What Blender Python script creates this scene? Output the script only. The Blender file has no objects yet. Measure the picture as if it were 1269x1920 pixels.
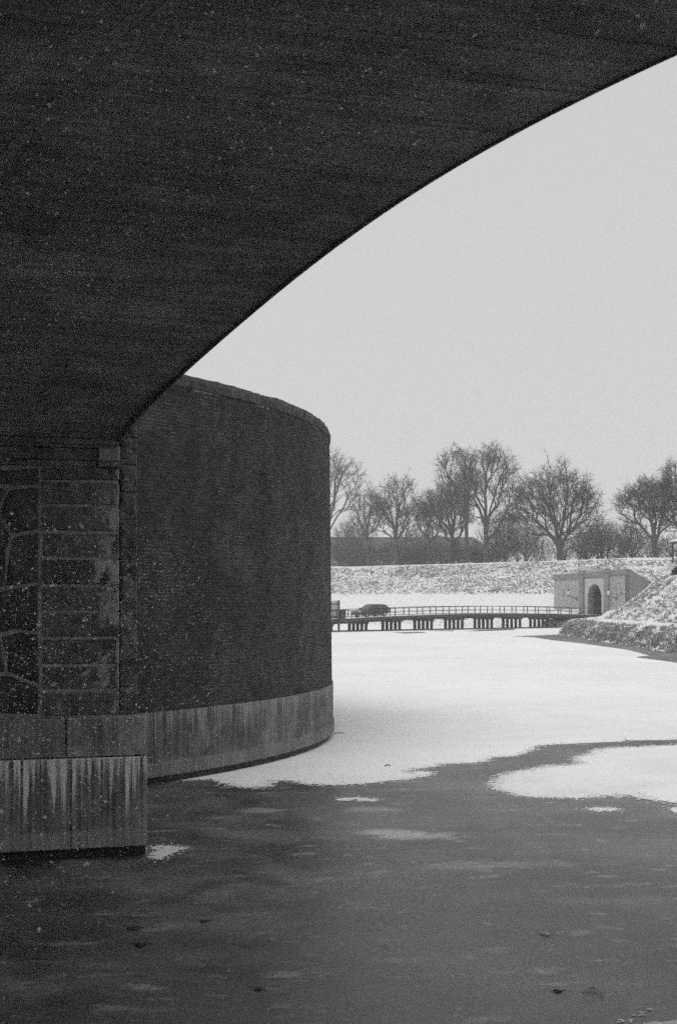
import bpy, bmesh, math, random
import numpy as np
from mathutils import Vector, Matrix, noise as mnoise
from mathutils.geometry import delaunay_2d_cdt

# ------------------------------------------------------------------ camera, world, sun, exposure
F, HY, CX, H = 2667.0, 1130.0, 634.5, 3.4       # focal length, horizon row and centre column in photo pixels; eye height
scene = bpy.context.scene
col = scene.collection
cam_d = bpy.data.cameras.new('camera'); cam = bpy.data.objects.new('camera', cam_d); col.objects.link(cam)
cam.location = (0, 0, H); cam.rotation_euler = (math.radians(90), 0, 0)
cam_d.sensor_fit = 'VERTICAL'; cam_d.sensor_height = 36.0; cam_d.sensor_width = 24.0
cam_d.lens = 36.0 * F / 1920.0
cam_d.shift_y = (HY - 960.0) / 1920.0
cam_d.clip_start = 0.05; cam_d.clip_end = 4000
cam_d.dof.use_dof = True; cam_d.dof.focus_distance = 45.0; cam_d.dof.aperture_fstop = 4.0
scene.camera = cam

SUN_EL, SUN_AZ = math.radians(60), math.radians(212)      # azimuth clockwise from +Y: high, behind and left of the camera
world = bpy.data.worlds.new('World'); scene.world = world; world.use_nodes = True
wn, wl = world.node_tree.nodes, world.node_tree.links
sky = wn.new('ShaderNodeTexSky'); sky.sky_type = 'NISHITA'; sky.sun_disc = False
sky.sun_elevation = SUN_EL; sky.sun_rotation = SUN_AZ
sky.air_density = 1.0; sky.dust_density = 4.0; sky.ozone_density = 1.0
bw = wn.new('ShaderNodeRGBToBW')
over = wn.new('ShaderNodeMapRange')             # cloud layer evens the clear-sky gradient out
over.clamp = False
over.inputs[1].default_value = 0.0; over.inputs[2].default_value = 10.0
over.inputs[3].default_value = 5.0; over.inputs[4].default_value = 6.5
bg = wn['Background']; bg.inputs[1].default_value = 0.117
wl.new(sky.outputs[0], bw.inputs[0]); wl.new(bw.outputs[0], over.inputs[0]); wl.new(over.outputs[0], bg.inputs[0])

sun_d = bpy.data.lights.new('sun', 'SUN'); sun_o = bpy.data.objects.new('sun', sun_d); col.objects.link(sun_o)
sun_d.energy = 1.2; sun_d.angle = math.radians(40); sun_d.color = (1.0, 0.995, 0.985)
sd = Vector((math.sin(SUN_AZ) * math.cos(SUN_EL), math.cos(SUN_AZ) * math.cos(SUN_EL), math.sin(SUN_EL)))
sun_o.rotation_euler = sd.to_track_quat('Z', 'Y').to_euler(); sun_o.location = sd * 300

vs = scene.view_settings
vs.view_transform = 'Standard'; vs.look = 'None'; vs.gamma = 1.0; vs.exposure = 0.0; vs.use_curve_mapping = False
scene.cycles.max_bounces = 8; scene.cycles.diffuse_bounces = 5; scene.cycles.volume_bounces = 1
scene.cycles.use_adaptive_sampling = True; scene.cycles.adaptive_threshold = 0.08; scene.cycles.adaptive_min_samples = 24
scene.cycles.use_denoising = False           # keeps the fine grain of the stone, snow and ice

random.seed(7); rng = np.random.default_rng(7)

# ------------------------------------------------------------------ helpers
def gnd(px, py):
    Y = F * H / (py - HY)
    return ((px - CX) / F * Y, Y)

class MB:
    def __init__(s): s.v = []; s.f = []
    def quad(s, a, b, c, d):
        i = len(s.v); s.v += [a, b, c, d]; s.f.append((i, i+1, i+2, i+3))
    def poly(s, pts):
        i = len(s.v); s.v += list(pts); s.f.append(tuple(range(i, i+len(pts))))
    def box(s, fr, x0, x1, y0, y1, z0, z1):
        """box in a local frame fr(x,y,z)->world; x right, y away, z up"""
        i = len(s.v)
        for z in (z0, z1):
            for (x, y) in ((x0, y0), (x1, y0), (x1, y1), (x0, y1)): s.v.append(fr(x, y, z))
        for q in ((3,2,1,0), (4,5,6,7), (0,1,5,4), (1,2,6,5), (2,3,7,6), (3,0,4,7)):
            s.f.append(tuple(i+k for k in q))
    def tube(s, p, q, r0, r1, n=8):
        p, q = Vector(p), Vector(q); d = (q-p).normalized()
        u = d.orthogonal().normalized(); w = d.cross(u)
        i = len(s.v)
        for (c, r) in ((p, r0), (q, r1)):
            for k in range(n):
                a = 2*math.pi*k/n; s.v.append(tuple(c + (u*math.cos(a) + w*math.sin(a))*r))
        for k in range(n):
            s.f.append((i+k, i+(k+1) % n, i+n+(k+1) % n, i+n+k))
        s.f.append(tuple(i+k for k in reversed(range(n)))); s.f.append(tuple(i+n+k for k in range(n)))
    def build(s, name, mat, parent=None, smooth=False):
        me = bpy.data.meshes.new(name); me.from_pydata([tuple(p) for p in s.v], [], s.f); me.update()
        return link(name, me, mat, parent, smooth)

def link(name, me, mat, parent=None, smooth=False):
    if mat is not None and not me.materials: me.materials.append(mat)
    if smooth: me.polygons.foreach_set('use_smooth', [True]*len(me.polygons))
    o = bpy.data.objects.new(name, me); col.objects.link(o)
    if parent is not None:
        o.parent = parent
        o.matrix_parent_inverse = parent.matrix_basis.inverted()
    return o

def np_mesh(name, V, Fq, mat, parent=None, smooth=False):
    V = np.asarray(V, dtype=np.float32); Fq = np.asarray(Fq, dtype=np.int32)
    me = bpy.data.meshes.new(name); k = Fq.shape[1]
    me.vertices.add(len(V)); me.vertices.foreach_set('co', V.ravel())
    me.loops.add(Fq.size); me.loops.foreach_set('vertex_index', Fq.ravel())
    me.polygons.add(len(Fq)); me.polygons.foreach_set('loop_start', np.arange(0, Fq.size, k, dtype=np.int32))
    me.update(calc_edges=True); me.validate()
    if not smooth: me.shade_flat()
    return link(name, me, mat, parent, smooth)

def empty(name, loc=(0, 0, 0)):
    o = bpy.data.objects.new(name, None); col.objects.link(o); o.location = loc; o.empty_display_size = 0.2
    return o
def tag(o, label=None, cat=None, group=None, kind=None):
    if label: o['label'] = label
    if cat: o['category'] = cat
    if group: o['group'] = group
    if kind: o['kind'] = kind
    return o
def fbm(p, o=4): return mnoise.fractal(Vector(p), 1.0, 2.0, o)

# ------------------------------------------------------------------ materials (all grey: a monochrome place)
class NT:
    def __init__(s, name):
        s.m = bpy.data.materials.new(name); s.m.use_nodes = True
        s.t = s.m.node_tree; s.n = s.t.nodes; s.l = s.t.links
        s.b = s.n['Principled BSDF']
        s.geo = s.n.new('ShaderNodeNewGeometry')
    def put(s, x, inp):
        if isinstance(x, (int, float)): inp.default_value = x
        else: s.l.new(x, inp)
    def pos(s, sx=1, sy=1, sz=1):
        v = s.n.new('ShaderNodeVectorMath'); v.operation = 'MULTIPLY'
        s.l.new(s.geo.outputs['Position'], v.inputs[0]); v.inputs[1].default_value = (sx, sy, sz)
        return v.outputs[0]
    def xyz(s):
        x = s.n.new('ShaderNodeSeparateXYZ'); s.l.new(s.geo.outputs['Position'], x.inputs[0]); return x.outputs
    def noise(s, vec, scale, detail=4, rough=.55, dist=0):
        n = s.n.new('ShaderNodeTexNoise'); s.l.new(vec, n.inputs['Vector'])
        n.inputs['Scale'].default_value = scale; n.inputs['Detail'].default_value = detail
        n.inputs['Roughness'].default_value = rough; n.inputs['Distortion'].default_value = dist
        return n.outputs['Fac']
    def op(s, o, a, b=0.0, c=None):
        n = s.n.new('ShaderNodeMath'); n.operation = o; s.put(a, n.inputs[0]); s.put(b, n.inputs[1])
        if c is not None: s.put(c, n.inputs[2])
        return n.outputs[0]
    def mr(s, v, a, b, c=0.0, d=1.0, smooth=True):
        n = s.n.new('ShaderNodeMapRange'); n.interpolation_type = 'SMOOTHSTEP' if smooth else 'LINEAR'
        s.put(v, n.inputs[0]); s.put(a, n.inputs[1]); s.put(b, n.inputs[2]); s.put(c, n.inputs[3]); s.put(d, n.inputs[4])
        return n.outputs[0]
    def mix(s, f, a, b):
        n = s.n.new('ShaderNodeMix'); n.data_type = 'FLOAT'
        s.put(f, n.inputs[0]); s.put(a, n.inputs[2]); s.put(b, n.inputs[3]); return n.outputs[0]
    def rnd(s):
        o = s.n.new('ShaderNodeObjectInfo'); return o.outputs['Random']
    def bump(s, h, strength=.4, dist=.02):
        b = s.n.new('ShaderNodeBump'); b.inputs['Strength'].default_value = strength; b.inputs['Distance'].default_value = dist
        s.l.new(h, b.inputs['Height']); s.l.new(b.outputs[0], s.b.inputs['Normal'])
    def done(s, c, rough=.8, spec=.3):
        if isinstance(c, (int, float)): s.b.inputs['Base Color'].default_value = (c, c, c, 1)
        else: s.l.new(c, s.b.inputs['Base Color'])
        s.put(rough, s.b.inputs['Roughness']); s.b.inputs['Specular IOR Level'].default_value = spec
        return s.m

M = {}
def plain(name, a, b, scale=2.0, rough=.85, bump=.3, bdist=.01, rndamt=0.0, spec=.3):
    t = NT(name); n = t.noise(t.pos(), scale, 6, .6); c = t.mix(t.mr(n, .3, .7), a, b)
    if rndamt: c = t.op('MULTIPLY', c, t.mr(t.rnd(), 0, 1, 1-rndamt, 1+rndamt, False))
    if bump: t.bump(t.noise(t.pos(), scale*6, 5, .6), bump, bdist)
    M[name] = t.done(c, rough, spec)

def build_materials():
    # board-marked concrete soffit, streaks along the generators of the vault
    t = NT('vault_concrete'); x, y, z = t.xyz()
    along = t.op('ADD', t.op('MULTIPLY', x, .955), t.op('MULTIPLY', y, .296))
    across = t.op('ADD', t.op('MULTIPLY', x, .296), t.op('MULTIPLY', y, -.955))
    cv = t.n.new('ShaderNodeCombineXYZ'); t.put(t.op('MULTIPLY', along, .35), cv.inputs[0]); t.put(t.op('MULTIPLY', across, 5.0), cv.inputs[1])
    st = t.noise(cv.outputs[0], 1.6, 6, .65)
    big = t.noise(t.pos(), .35, 4, .6)
    patch = t.noise(t.pos(1, 1, 1), 1.3, 5, .65)
    c = t.mix(t.mr(big, .35, .65), .20, .285)
    c = t.op('MULTIPLY', c, t.mr(st, .3, .7, .72, 1.26))
    c = t.op('MULTIPLY', c, t.mr(patch, .3, .75, .75, 1.28))
    t.bump(t.op('ADD', st, t.op('MULTIPLY', t.noise(t.pos(), 30, 4, .6), .3)), .35, .006)
    M['vault'] = t.done(c, .75, .3)

    # granite of the abutment: dark damp stone, paler dry efflorescence toward the open edge
    def granite(key, lo, hi, light, edge0, edge1):
        t = NT('granite_' + key); x, y, z = t.xyz()
        along = t.op('ADD', t.op('MULTIPLY', x, .955), t.op('MULTIPLY', y, .296))
        n = t.noise(t.pos(), 3.0, 6, .65); fine = t.noise(t.pos(), 38, 3, .6); n2 = t.noise(t.pos(1, 1, .45), 5.0, 6, .7)
        c = t.mix(t.mr(n, .3, .7), lo, hi)
        c = t.op('MULTIPLY', c, t.mr(fine, .3, .7, .6, 1.4))
        c = t.op('MULTIPLY', c, t.mr(n2, .35, .65, .75, 1.3))
        c = t.op('MULTIPLY', c, t.mr(t.rnd(), 0, 1, .72, 1.3, False))
        m = t.op('MULTIPLY', t.mr(t.op('SUBTRACT', along, t.op('MULTIPLY', t.rnd(), .26)), edge0-.02, edge1-.18), t.mr(n2, .47, .54))
        c = t.mix(t.op('MULTIPLY', m, .85), c, light)
        t.bump(t.op('ADD', n2, fine), .7, .02)
        M['granite_' + key] = t.done(c, .8, .3)
    granite('quoin', .070, .125, .38, 2.43, 2.79)
    granite('field', .052, .095, .2, 90, 91)
    granite('pilaster', .085, .17, .30, 3.0, 3.6)

    # stained plinth: lime drips run down from the ledge
    def plinth(key, lo, hi, drip, ztop, zlen, freq, drop_amt, dark=0.5):
        t = NT('stained_' + key); x, y, z = t.xyz()
        n = t.noise(t.pos(), 2.2, 6, .62)
        s1 = t.noise(t.pos(freq, freq, .25), 1.0, 6, .7)
        s2 = t.noise(t.pos(freq*2.3, freq*2.3, .35), 1.0, 4, .6)
        reach = t.noise(t.pos(freq*.32, freq*.32, .05), 1.0, 6, .75)
        depth = t.op('SUBTRACT', ztop, z)                      # below the ledge
        lim = t.op('MULTIPLY', t.op('POWER', t.mr(reach, .36, .74, .18, 1, False), 1.6), zlen)
        lim = t.op('MULTIPLY', lim, t.mr(s2, .32, .68, .35, 1.5))
        m = t.mr(t.op('SUBTRACT', lim, depth), -.03, .30)
        m = t.op('MULTIPLY', m, t.mr(t.op('MAXIMUM', s1, s2), .42, .60))
        c = t.mix(t.mr(n, .3, .7), lo, hi)
        c = t.op('MULTIPLY', c, t.mr(s2, .3, .7, .6, 1.35))
        c = t.op('MULTIPLY', c, t.mr(s1, .52, .70, 1.0, dark))
        c = t.op('MULTIPLY', c, t.mr(t.noise(t.pos(1.3, 1.3, .9), 1.0, 5, .65), .35, .65, .7, 1.25))
        c = t.mix(t.op('MULTIPLY', m, drop_amt), c, drip)
        c = t.mix(t.op('MULTIPLY', t.mr(t.op('ADD', z, t.mr(n, .3, .7, -.05, .05)), .40, .34), .55), c, t.mr(s2, .3, .7, hi*1.0, hi*1.5))
        t.bump(t.op('ADD', n, s2), .35, .01)
        M[key] = t.done(c, .78, .3)
    plinth('plinth_low', .14, .25, .80, 1.35, 1.25, 10.0, .95, .5)
    plinth('plinth_up', .20, .30, .34, 1.9, .1, 6.0, .3, .75)
    plinth('wall_plinth', .10, .18, .34, 1.36, 1.0, 11.0, .7, .42)

    t = NT('dirty_mortar'); n = t.noise(t.pos(), .75, 4, .6); n2 = t.noise(t.pos(1, 1, 1), 4, 3, .6)
    c = t.mix(t.op('MULTIPLY', t.mr(n, .47, .60), t.mr(n2, .40, .55)), .055, .40)
    M['brick_mortar'] = t.done(c, .9, .2)
    t = NT('dark_brick'); n = t.noise(t.pos(), 1.1, 5, .6); f = t.noise(t.pos(4.2, 4.2, 14), 1, 1, .5)
    s = t.noise(t.pos(3.5, 3.5, .10), 1, 4, .6); fl = t.noise(t.pos(), 22, 3, .7)
    c = t.mix(t.mr(n, .3, .7), .040, .064)
    c = t.op('MULTIPLY', c, t.mr(f, .3, .7, .75, 1.25))
    c = t.op('MULTIPLY', c, t.mr(t.noise(t.pos(1.2, 1.2, .06), 1, 3, .6), .35, .65, .85, 1.12))
    c = t.mix(t.op('MULTIPLY', t.mr(s, .66, .74), .3), c, .2)
    c = t.mix(t.op('MULTIPLY', t.mr(fl, .70, .76), .3), c, .22)
    t.bump(t.noise(t.pos(), 45, 3, .6), .4, .006)
    M['brick'] = t.done(c, .85, .25)
    plain('pointing', .19, .30, 4, .9, .4)
    plain('coping', .06, .12, 5, .9, .7, .03, .15)
    plain('dark_base', .02, .035, 3, .6, .3)  # near-black tone of the recessed footings at ice level
    plain('joint', .21, .30, 6, .85, .3)
    plain('edge', .06, .09, 6, .85, .3)

    # snow
    t = NT('ice_snow'); n = t.noise(t.pos(), .05, 6, .6); n2 = t.noise(t.pos(), .6, 5, .65); sp = t.noise(t.pos(), 9, 2, .6)
    c = t.mix(t.mr(n, .35, .6), .80, .87)
    c = t.op('MULTIPLY', c, t.mr(n2, .3, .6, .93, 1.0)); c = t.op('MULTIPLY', c, t.mr(sp, .3, .5, .93, 1.0))
    t.bump(t.noise(t.pos(), 3, 5, .6), .3, .03); M['snow_sheet'] = t.done(c, .9, .15)
    t = NT('thin_snow'); n = t.noise(t.pos(), 7, 5, .7); n2 = t.noise(t.pos(), .5, 4, .6)
    c = t.op('MULTIPLY', t.mr(n, .28, .5, .68, .84), t.mr(n2, .3, .6, .9, 1.0)); M['snow_patch'] = t.done(c, .9, .15)
    plain('snow', .80, .87, 1, .9, .2, spec=.15)
    def snowy(key, cover0, cover1, scale, dark, band=None):
        t = NT('snowy_' + key)
        vec = t.pos(1, .15, 1)
        n = t.noise(vec, scale, 4, .72, .2); n2 = t.noise(t.pos(), scale*.10, 4, .6); f = t.noise(t.pos(1, 1, 2), scale*3, 3, .6)
        k = t.n.new('ShaderNodeSeparateXYZ'); t.l.new(t.geo.outputs['True Normal'], k.inputs[0])
        sl = t.mr(k.outputs[2], .975, .90)                     # grass pokes through where the bank is steep
        if band:                                              # rough unmown grass only on the upper slope
            x, y, z = t.xyz(); v = t.op('ADD', t.op('MULTIPLY', x, -.743), t.op('MULTIPLY', t.op('SUBTRACT', y, 263), -.669))
            v = t.op('ADD', v, t.mr(n2, .3, .7, -.7, .7)); sl = t.op('MULTIPLY', sl, t.mr(v, band+.5, band-.4, .12, 1))
        g = t.op('MULTIPLY', t.mr(t.op('ADD', n, t.mr(n2, .3, .7, -.035, .045)), cover0, cover1), sl)
        c = t.mix(g, t.mr(f, .3, .6, .70, .86), dark)
        t.bump(t.op('ADD', n, f), .6, .15); M['snowy_' + key] = t.done(c, .9, .15)
    snowy('far', .45, .56, 3.0, .19, 11.2)
    snowy('near', .52, .62, 3.0, .22)

    # thin grey ice with dustings of blown snow
    t = NT('thin_ice'); x, y, z = t.xyz()
    warp = t.noise(t.pos(), .9, 5, .65, .5); big = t.noise(t.pos(), .22, 4, .6); fine = t.noise(t.pos(), 16, 4, .7); med = t.noise(t.pos(.6, 1.1, 1), 2.2, 4, .6, .2)
    c = t.mix(t.mr(big, .3, .7), .055, .15)
    c = t.op('MULTIPLY', c, t.mr(fine, .3, .7, .72, 1.28))
    c = t.op('MULTIPLY', c, t.mr(t.noise(t.pos(), 55, 2, .7), .3, .7, .7, 1.3))
    c = t.op('MULTIPLY', c, t.mr(warp, .3, .7, .58, 1.4))
    med2 = t.noise(t.pos(.55, 1.0, 1), 4.2, 4, .65)
    dust = t.op('MULTIPLY', t.op('MAXIMUM', t.mr(med, .57, .74), t.op('MULTIPLY', t.mr(med2, .60, .74), .9)), t.mr(fine, .33, .6, .25, 1))
    c = t.mix(t.op('MULTIPLY', dust, .8), c, .46)
    def blob(cx, cy, rx, ry, ang, amt):
        ca, sa = math.cos(ang), math.sin(ang)
        dx = t.op('SUBTRACT', x, cx); dy = t.op('SUBTRACT', y, cy)
        u = t.op('DIVIDE', t.op('ADD', t.op('MULTIPLY', dx, ca), t.op('MULTIPLY', dy, sa)), rx)
        v = t.op('DIVIDE', t.op('SUBTRACT', t.op('MULTIPLY', dy, ca), t.op('MULTIPLY', dx, sa)), ry)
        r = t.op('SQRT', t.op('ADD', t.op('MULTIPLY', u, u), t.op('MULTIPLY', v, v)))
        r = t.op('ADD', r, t.mr(warp, .25, .75, -.7, .7, False))
        return t.op('MULTIPLY', t.op('MULTIPLY', t.mr(r, 1.0, .1), t.mr(fine, .3, .65, .35, 1)), amt)
    for (px, py, rx, ry, ang, amt) in ((760, 1566, 1.0, .6, -.35, .95), (700, 1518, .6, .5, 0, .4), (900, 1622, 1.4, .5, 0, .32), (330, 1735, .7, .4, 0, .22), (200, 1810, .6, .25, 0, .25), (490, 1520, .5, .4, 0, .6), (1100, 1690, 1.0, .4, 0, .15)):
        gx, gy = gnd(px, py); c = t.mix(blob(gx, gy, rx, ry, ang, amt), c, .6)
    t.bump(t.op('ADD', fine, t.op('MULTIPLY', warp, .5)), .25, .01)
    M['ice'] = t.done(c, t.mr(warp, .3, .7, .36, .5), .5)

    plain('timber', .045, .08, 3, .85, .4, .01, .2)
    plain('iron', .05, .08, 5, .6, .2)
    plain('bark', .05, .085, 1.5, .9, 0)
    plain('twig', .06, .09, 1.5, .9, 0)
    plain('grass', .16, .34, 1.2, .95, 0)
    plain('gate_brick', .27, .42, 3.5, .9, .5, .03)
    plain('gate_dark', .19, .26, 2, .9, .3)
    plain('gate_pale', .40, .50, 2, .9, .3)
    plain('roof', .06, .09, 1, .85, .2)
    plain('plaster', .13, .18, .6, .9, .1)
    plain('tunnel', .10, .14, 1, .9, .2)
    plain('evergreen', .03, .06, 3, .9, .2)
    plain('leaf', .03, .06, 12, .8, .2)
    plain('pale_twig', .35, .45, 12, .8, .2)
    t = NT('car_paint'); M['paint'] = t.done(.03, .3, .5); t.b.inputs['Coat Weight'].default_value = .5
    t = NT('car_glass'); M['glass'] = t.done(.05, .08, .7)
    t = NT('tyre'); M['tyre'] = t.done(.02, .85, .2)
    t = NT('wheel_metal'); M['rim'] = t.done(.35, .4, .5)
    t = NT('lamp_lens'); M['lens'] = t.done(.6, .15, .6)
    t = NT('window_glass'); M['pane'] = t.done(.10, .1, .6)
    t = NT('flake'); t.done(.95, .9, .1); tr = t.n.new('ShaderNodeBsdfTranslucent'); mx = t.n.new('ShaderNodeMixShader'); tr.inputs[0].default_value = (.95, .95, .95, 1); mx.inputs[0].default_value = .5
    t.l.new(t.b.outputs[0], mx.inputs[1]); t.l.new(tr.outputs[0], mx.inputs[2]); t.l.new(mx.outputs[0], t.n['Material Output'].inputs['Surface']); M['flake'] = t.m
build_materials()

# ------------------------------------------------------------------ ice, snow on the ice
ice = MB(); ice.quad((-700, -150, 0), (700, -150, 0), (700, 420, 0), (-700, 420, 0))
tag(ice.build('moat_ice', M['ice']), kind='structure')

def ragged(pts, amp=.10, minlen=.06, seed=1, closed=True):
    r = random.Random(seed); out = []
    def sub(a, b, k):
        L = (b-a).length
        if L < minlen or k > 9: return
        n = Vector((-(b-a).y, (b-a).x)).normalized()
        near = max(.35, min(1.0, 26.0/max((a.y+b.y)/2, 1)))
        m = (a+b)/2 + n*r.gauss(0, amp)*min(L, 2.2)*near
        sub(a, m, k+1); out.append(m); sub(m, b, k+1)
    P = [Vector(p) for p in pts]; n = len(P)
    for i in range(n if closed else n-1):
        out.append(P[i])
        if P[i].y < 75 and P[(i+1) % n].y < 75: sub(P[i], P[(i+1) % n], 0)
    return out
def sheet(name, loops, z, mat, seed=1, speck=0, amp=.10, minlen=.06, speck_r=.05):
    """a flat snow layer: ragged outline, plus loose crumbs of snow lying off its edge"""
    V = []; E = []; faces = []
    for k, lp in enumerate(loops):
        rg = ragged(lp, amp, minlen, seed+k); i = len(V); V += rg; n = len(rg)
        faces.append(list(range(i, i+n)))
    r = random.Random(seed+99); edge = [p for p in V if p.y < 45]
    vo, eo, fo, *_ = delaunay_2d_cdt([Vector(v) for v in V], [], faces, 1, 1e-5)
    mb = MB(); mb.v = [(p.x, p.y, z) for p in vo]; mb.f = [tuple(f) for f in fo]
    for _ in range(speck if edge else 0):
        p = r.choice(edge); zq = z + r.uniform(.0004, .0045); q = Vector((p.x + r.gauss(0, .07), p.y + r.gauss(0, .15))); R = speck_r*r.uniform(.25, 1.3)
        n = r.randint(4, 6); a0 = r.uniform(0, 6.3)
        mb.poly([(q.x + R*1.3*r.uniform(.5, 1.2)*math.cos(a0+6.283*k/n), q.y + R*r.uniform(.6, 1.4)*math.sin(a0+6.283*k/n), zq) for k in range(n)])
    bm = bmesh.new(); me = bpy.data.meshes.new(name); me.from_pydata(mb.v, [], mb.f); bm.from_mesh(me)
    for f in bm.faces:
        if f.normal.z < 0: f.normal_flip()
    bm.to_mesh(me); bm.free()
    return tag(link(name, me, mat), kind='structure')

main_edge = [(372,1462),(400,1461),(432,1470),(468,1477),(508,1474),(516,1467),(503,1463),(548,1464),(565,1470),(600,1471),(644,1472),(700,1468),(744,1463),(780,1459),(806,1454),(792,1446),(768,1449),(800,1440),(828,1432),(870,1431),(912,1427),(922,1420),(962,1418),(990,1409),(1001,1399),(1063,1395),(1110,1393),(1163,1391),(1169,1388),(1269,1387),(1420,1382)]
strip_edge = [(1420,1262),(1269,1243),(1234,1238),(1200,1234),(1190,1232),(1216,1229),(1178,1219),(1144,1214),(1085,1206),(1031,1200),(1000,1195),(957,1193.2),(1000,1191.6)]
main = [gnd(*p) for p in main_edge] + [gnd(*p) for p in strip_edge] + [(24.5, 153), (30, 190), (300, 200), (300, 300), (-200, 400), (-200, 60), (-9, 36), (-6.5, 27)]
sheet('snow_covered_ice', [main], .004, M['snow_sheet'], 3, 5000, .10, .03, .028)
right = [(1420,1512),(1269,1506),(1230,1501),(1197,1496),(1190,1493),(1208,1491),(1160,1491),(1119,1494),(1060,1496),(1007,1495),(951,1486),(930,1480),(923,1474),(940,1460),(979,1446),(1035,1436),(1075,1434),(1091,1430),(1073,1425),(1080,1419),(1119,1406),(1175,1401),(1269,1397),(1420,1392)]
sheet('snow_drift', [[gnd(*p) for p in right]], .004, M['snow_patch'], 11, 4500, .09, .03, .028)
for k, (pp, sp, nn) in enumerate((
        ([(1100,1517),(1112,1514),(1135,1514),(1158,1516),(1150,1521),(1120,1522)], .02, 90),
        ([(1256,1517),(1269,1513),(1340,1511),(1350,1526),(1280,1527),(1262,1523)], .03, 40),
        ([(628,1500),(640,1497),(668,1495),(690,1496),(713,1498),(706,1502),(680,1502),(668,1498),(645,1502)], .02, 60),
        ([(277,1588),(300,1585),(330,1587),(352,1592),(326,1600),(312,1606),(302,1612),(290,1604),(279,1603)], .03, 50),
        ([(444,1521),(470,1516),(500,1519),(480,1523),(455,1523)], .012, 120),
        ([(1170,1921),(1215,1918),(1269,1913),(1400,1905),(1400,1950),(1170,1950)], .03, 60))):
    if k == 4:
        continue
    sheet('snow_patch', [[gnd(*p) for p in pp]], .004, M['snow_patch'], 30+k, nn*4, .16, .02, sp*.7)
for k, pp in enumerate(([(735,1186),(790,1184.6),(800,1186.6),(760,1188)], [(872,1184),(905,1180.5),(960,1179),(968,1181),(915,1183.2)], [(800,1183),(850,1182),(850,1183.6)])):
    sheet('thin_ice_lead', [[gnd(*p) for p in pp]], .008, M['ice'], 60+k, 0)

# ------------------------------------------------------------------ near stone bridge: skewed concrete vault on granite abutments
Y0 = 19.4
P0 = Vector(((217-CX)/F*Y0, Y0, 0)); TD = Vector((.7, -1, 0)); GD = Vector((-1, -.31, 0))
S, WID, ZD = 19.5, 14.0, 9.3
edge_px = [(217,828),(231,814),(271,765.5),(318,720.6),(345.4,695.7),(380,667),(413,639),(455,600),(518,548),(586.6,492.4),(653,444),(700,410.5),(766,365.6),(851,316),(913,279),(1000,232.5),(1087,186.5),(1158,152),(1269,100)]
T_, Z_ = [], []
for (ex, ey) in edge_px:
    xs = (ex-CX)/F; t = (xs*Y0 - P0.x)/(.7+xs); T_.append(t); Z_.append(H + (HY-ey)/F*(Y0-t))
T_ = np.array(T_); Z_ = np.array(Z_); sq = ((T_-S/2)/(S/2))**2
coef = np.polyfit(np.concatenate([sq]), Z_, 4)
def arch(t): return float(np.polyval(coef, ((t-S/2)/(S/2))**2))
def BR(t, w, z):
    p = P0 + TD*t + GD*w; return Vector((p.x, p.y, z))

bridge = empty('stone_bridge', (P0.x, P0.y, 0))
tag(bridge, 'dark road bridge with a board-marked concrete arch springing from granite abutments', 'bridge')
# soffit cast against boards: each board its own strip, stepped by a few millimetres
mb = MB(); r = random.Random(5); t = 0.0; prev = None; W = [0.0, .5, 2, 4, 7, 10, WID]
while t < S:
    d = r.choice((.09, .10, .11, .12)); t2 = min(S, t+d); off = r.gauss(0, .0015) + (r.choice((-.008, .009)) if r.random() < .14 else 0)
    z1, z2 = arch(t)-off, arch(t2)-off
    if S - t2 < 0.03: t2 = S
    for a, b in zip(W[:-1], W[1:]):
        mb.quad(BR(t, a, z1), BR(t2, a, z2), BR(t2, b, z2), BR(t, b, z1))
        if prev is not None and abs(prev - z1) > 1e-4:
            mb.quad(BR(t, a, prev), BR(t, a, z1), BR(t, b, z1), BR(t, b, prev))
    prev = z2; t = t2
mb.build('vault', M['vault'], bridge)
# spandrel walls, deck and parapets
ts = np.linspace(0, S, 60)
for w0, w1 in ((0.0, .35), (WID-.35, WID)):
    mb = MB()
    for a, b in zip(ts[:-1], ts[1:]):
        za, zb = arch(a)+.012, arch(b)+.012
        mb.quad(BR(a, w0, za), BR(b, w0, zb), BR(b, w0, ZD), BR(a, w0, ZD)); mb.quad(BR(a, w1, za), BR(a, w1, ZD), BR(b, w1, ZD), BR(b, w1, zb))
    mb.build('spandrel_wall', M['vault'], bridge)
fr = lambda x, y, z: BR(x, y, z)
mb = MB(); mb.box(fr, -16, S+16, .002, WID-.002, ZD, ZD+.4); mb.build('deck', M['vault'], bridge)
for w in (0.02, WID-.37):
    mb = MB(); mb.box(fr, -16, S+16, w, w+.35, ZD+.403, ZD+1.4); mb.build('parapet', M['coping'], bridge)
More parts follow.
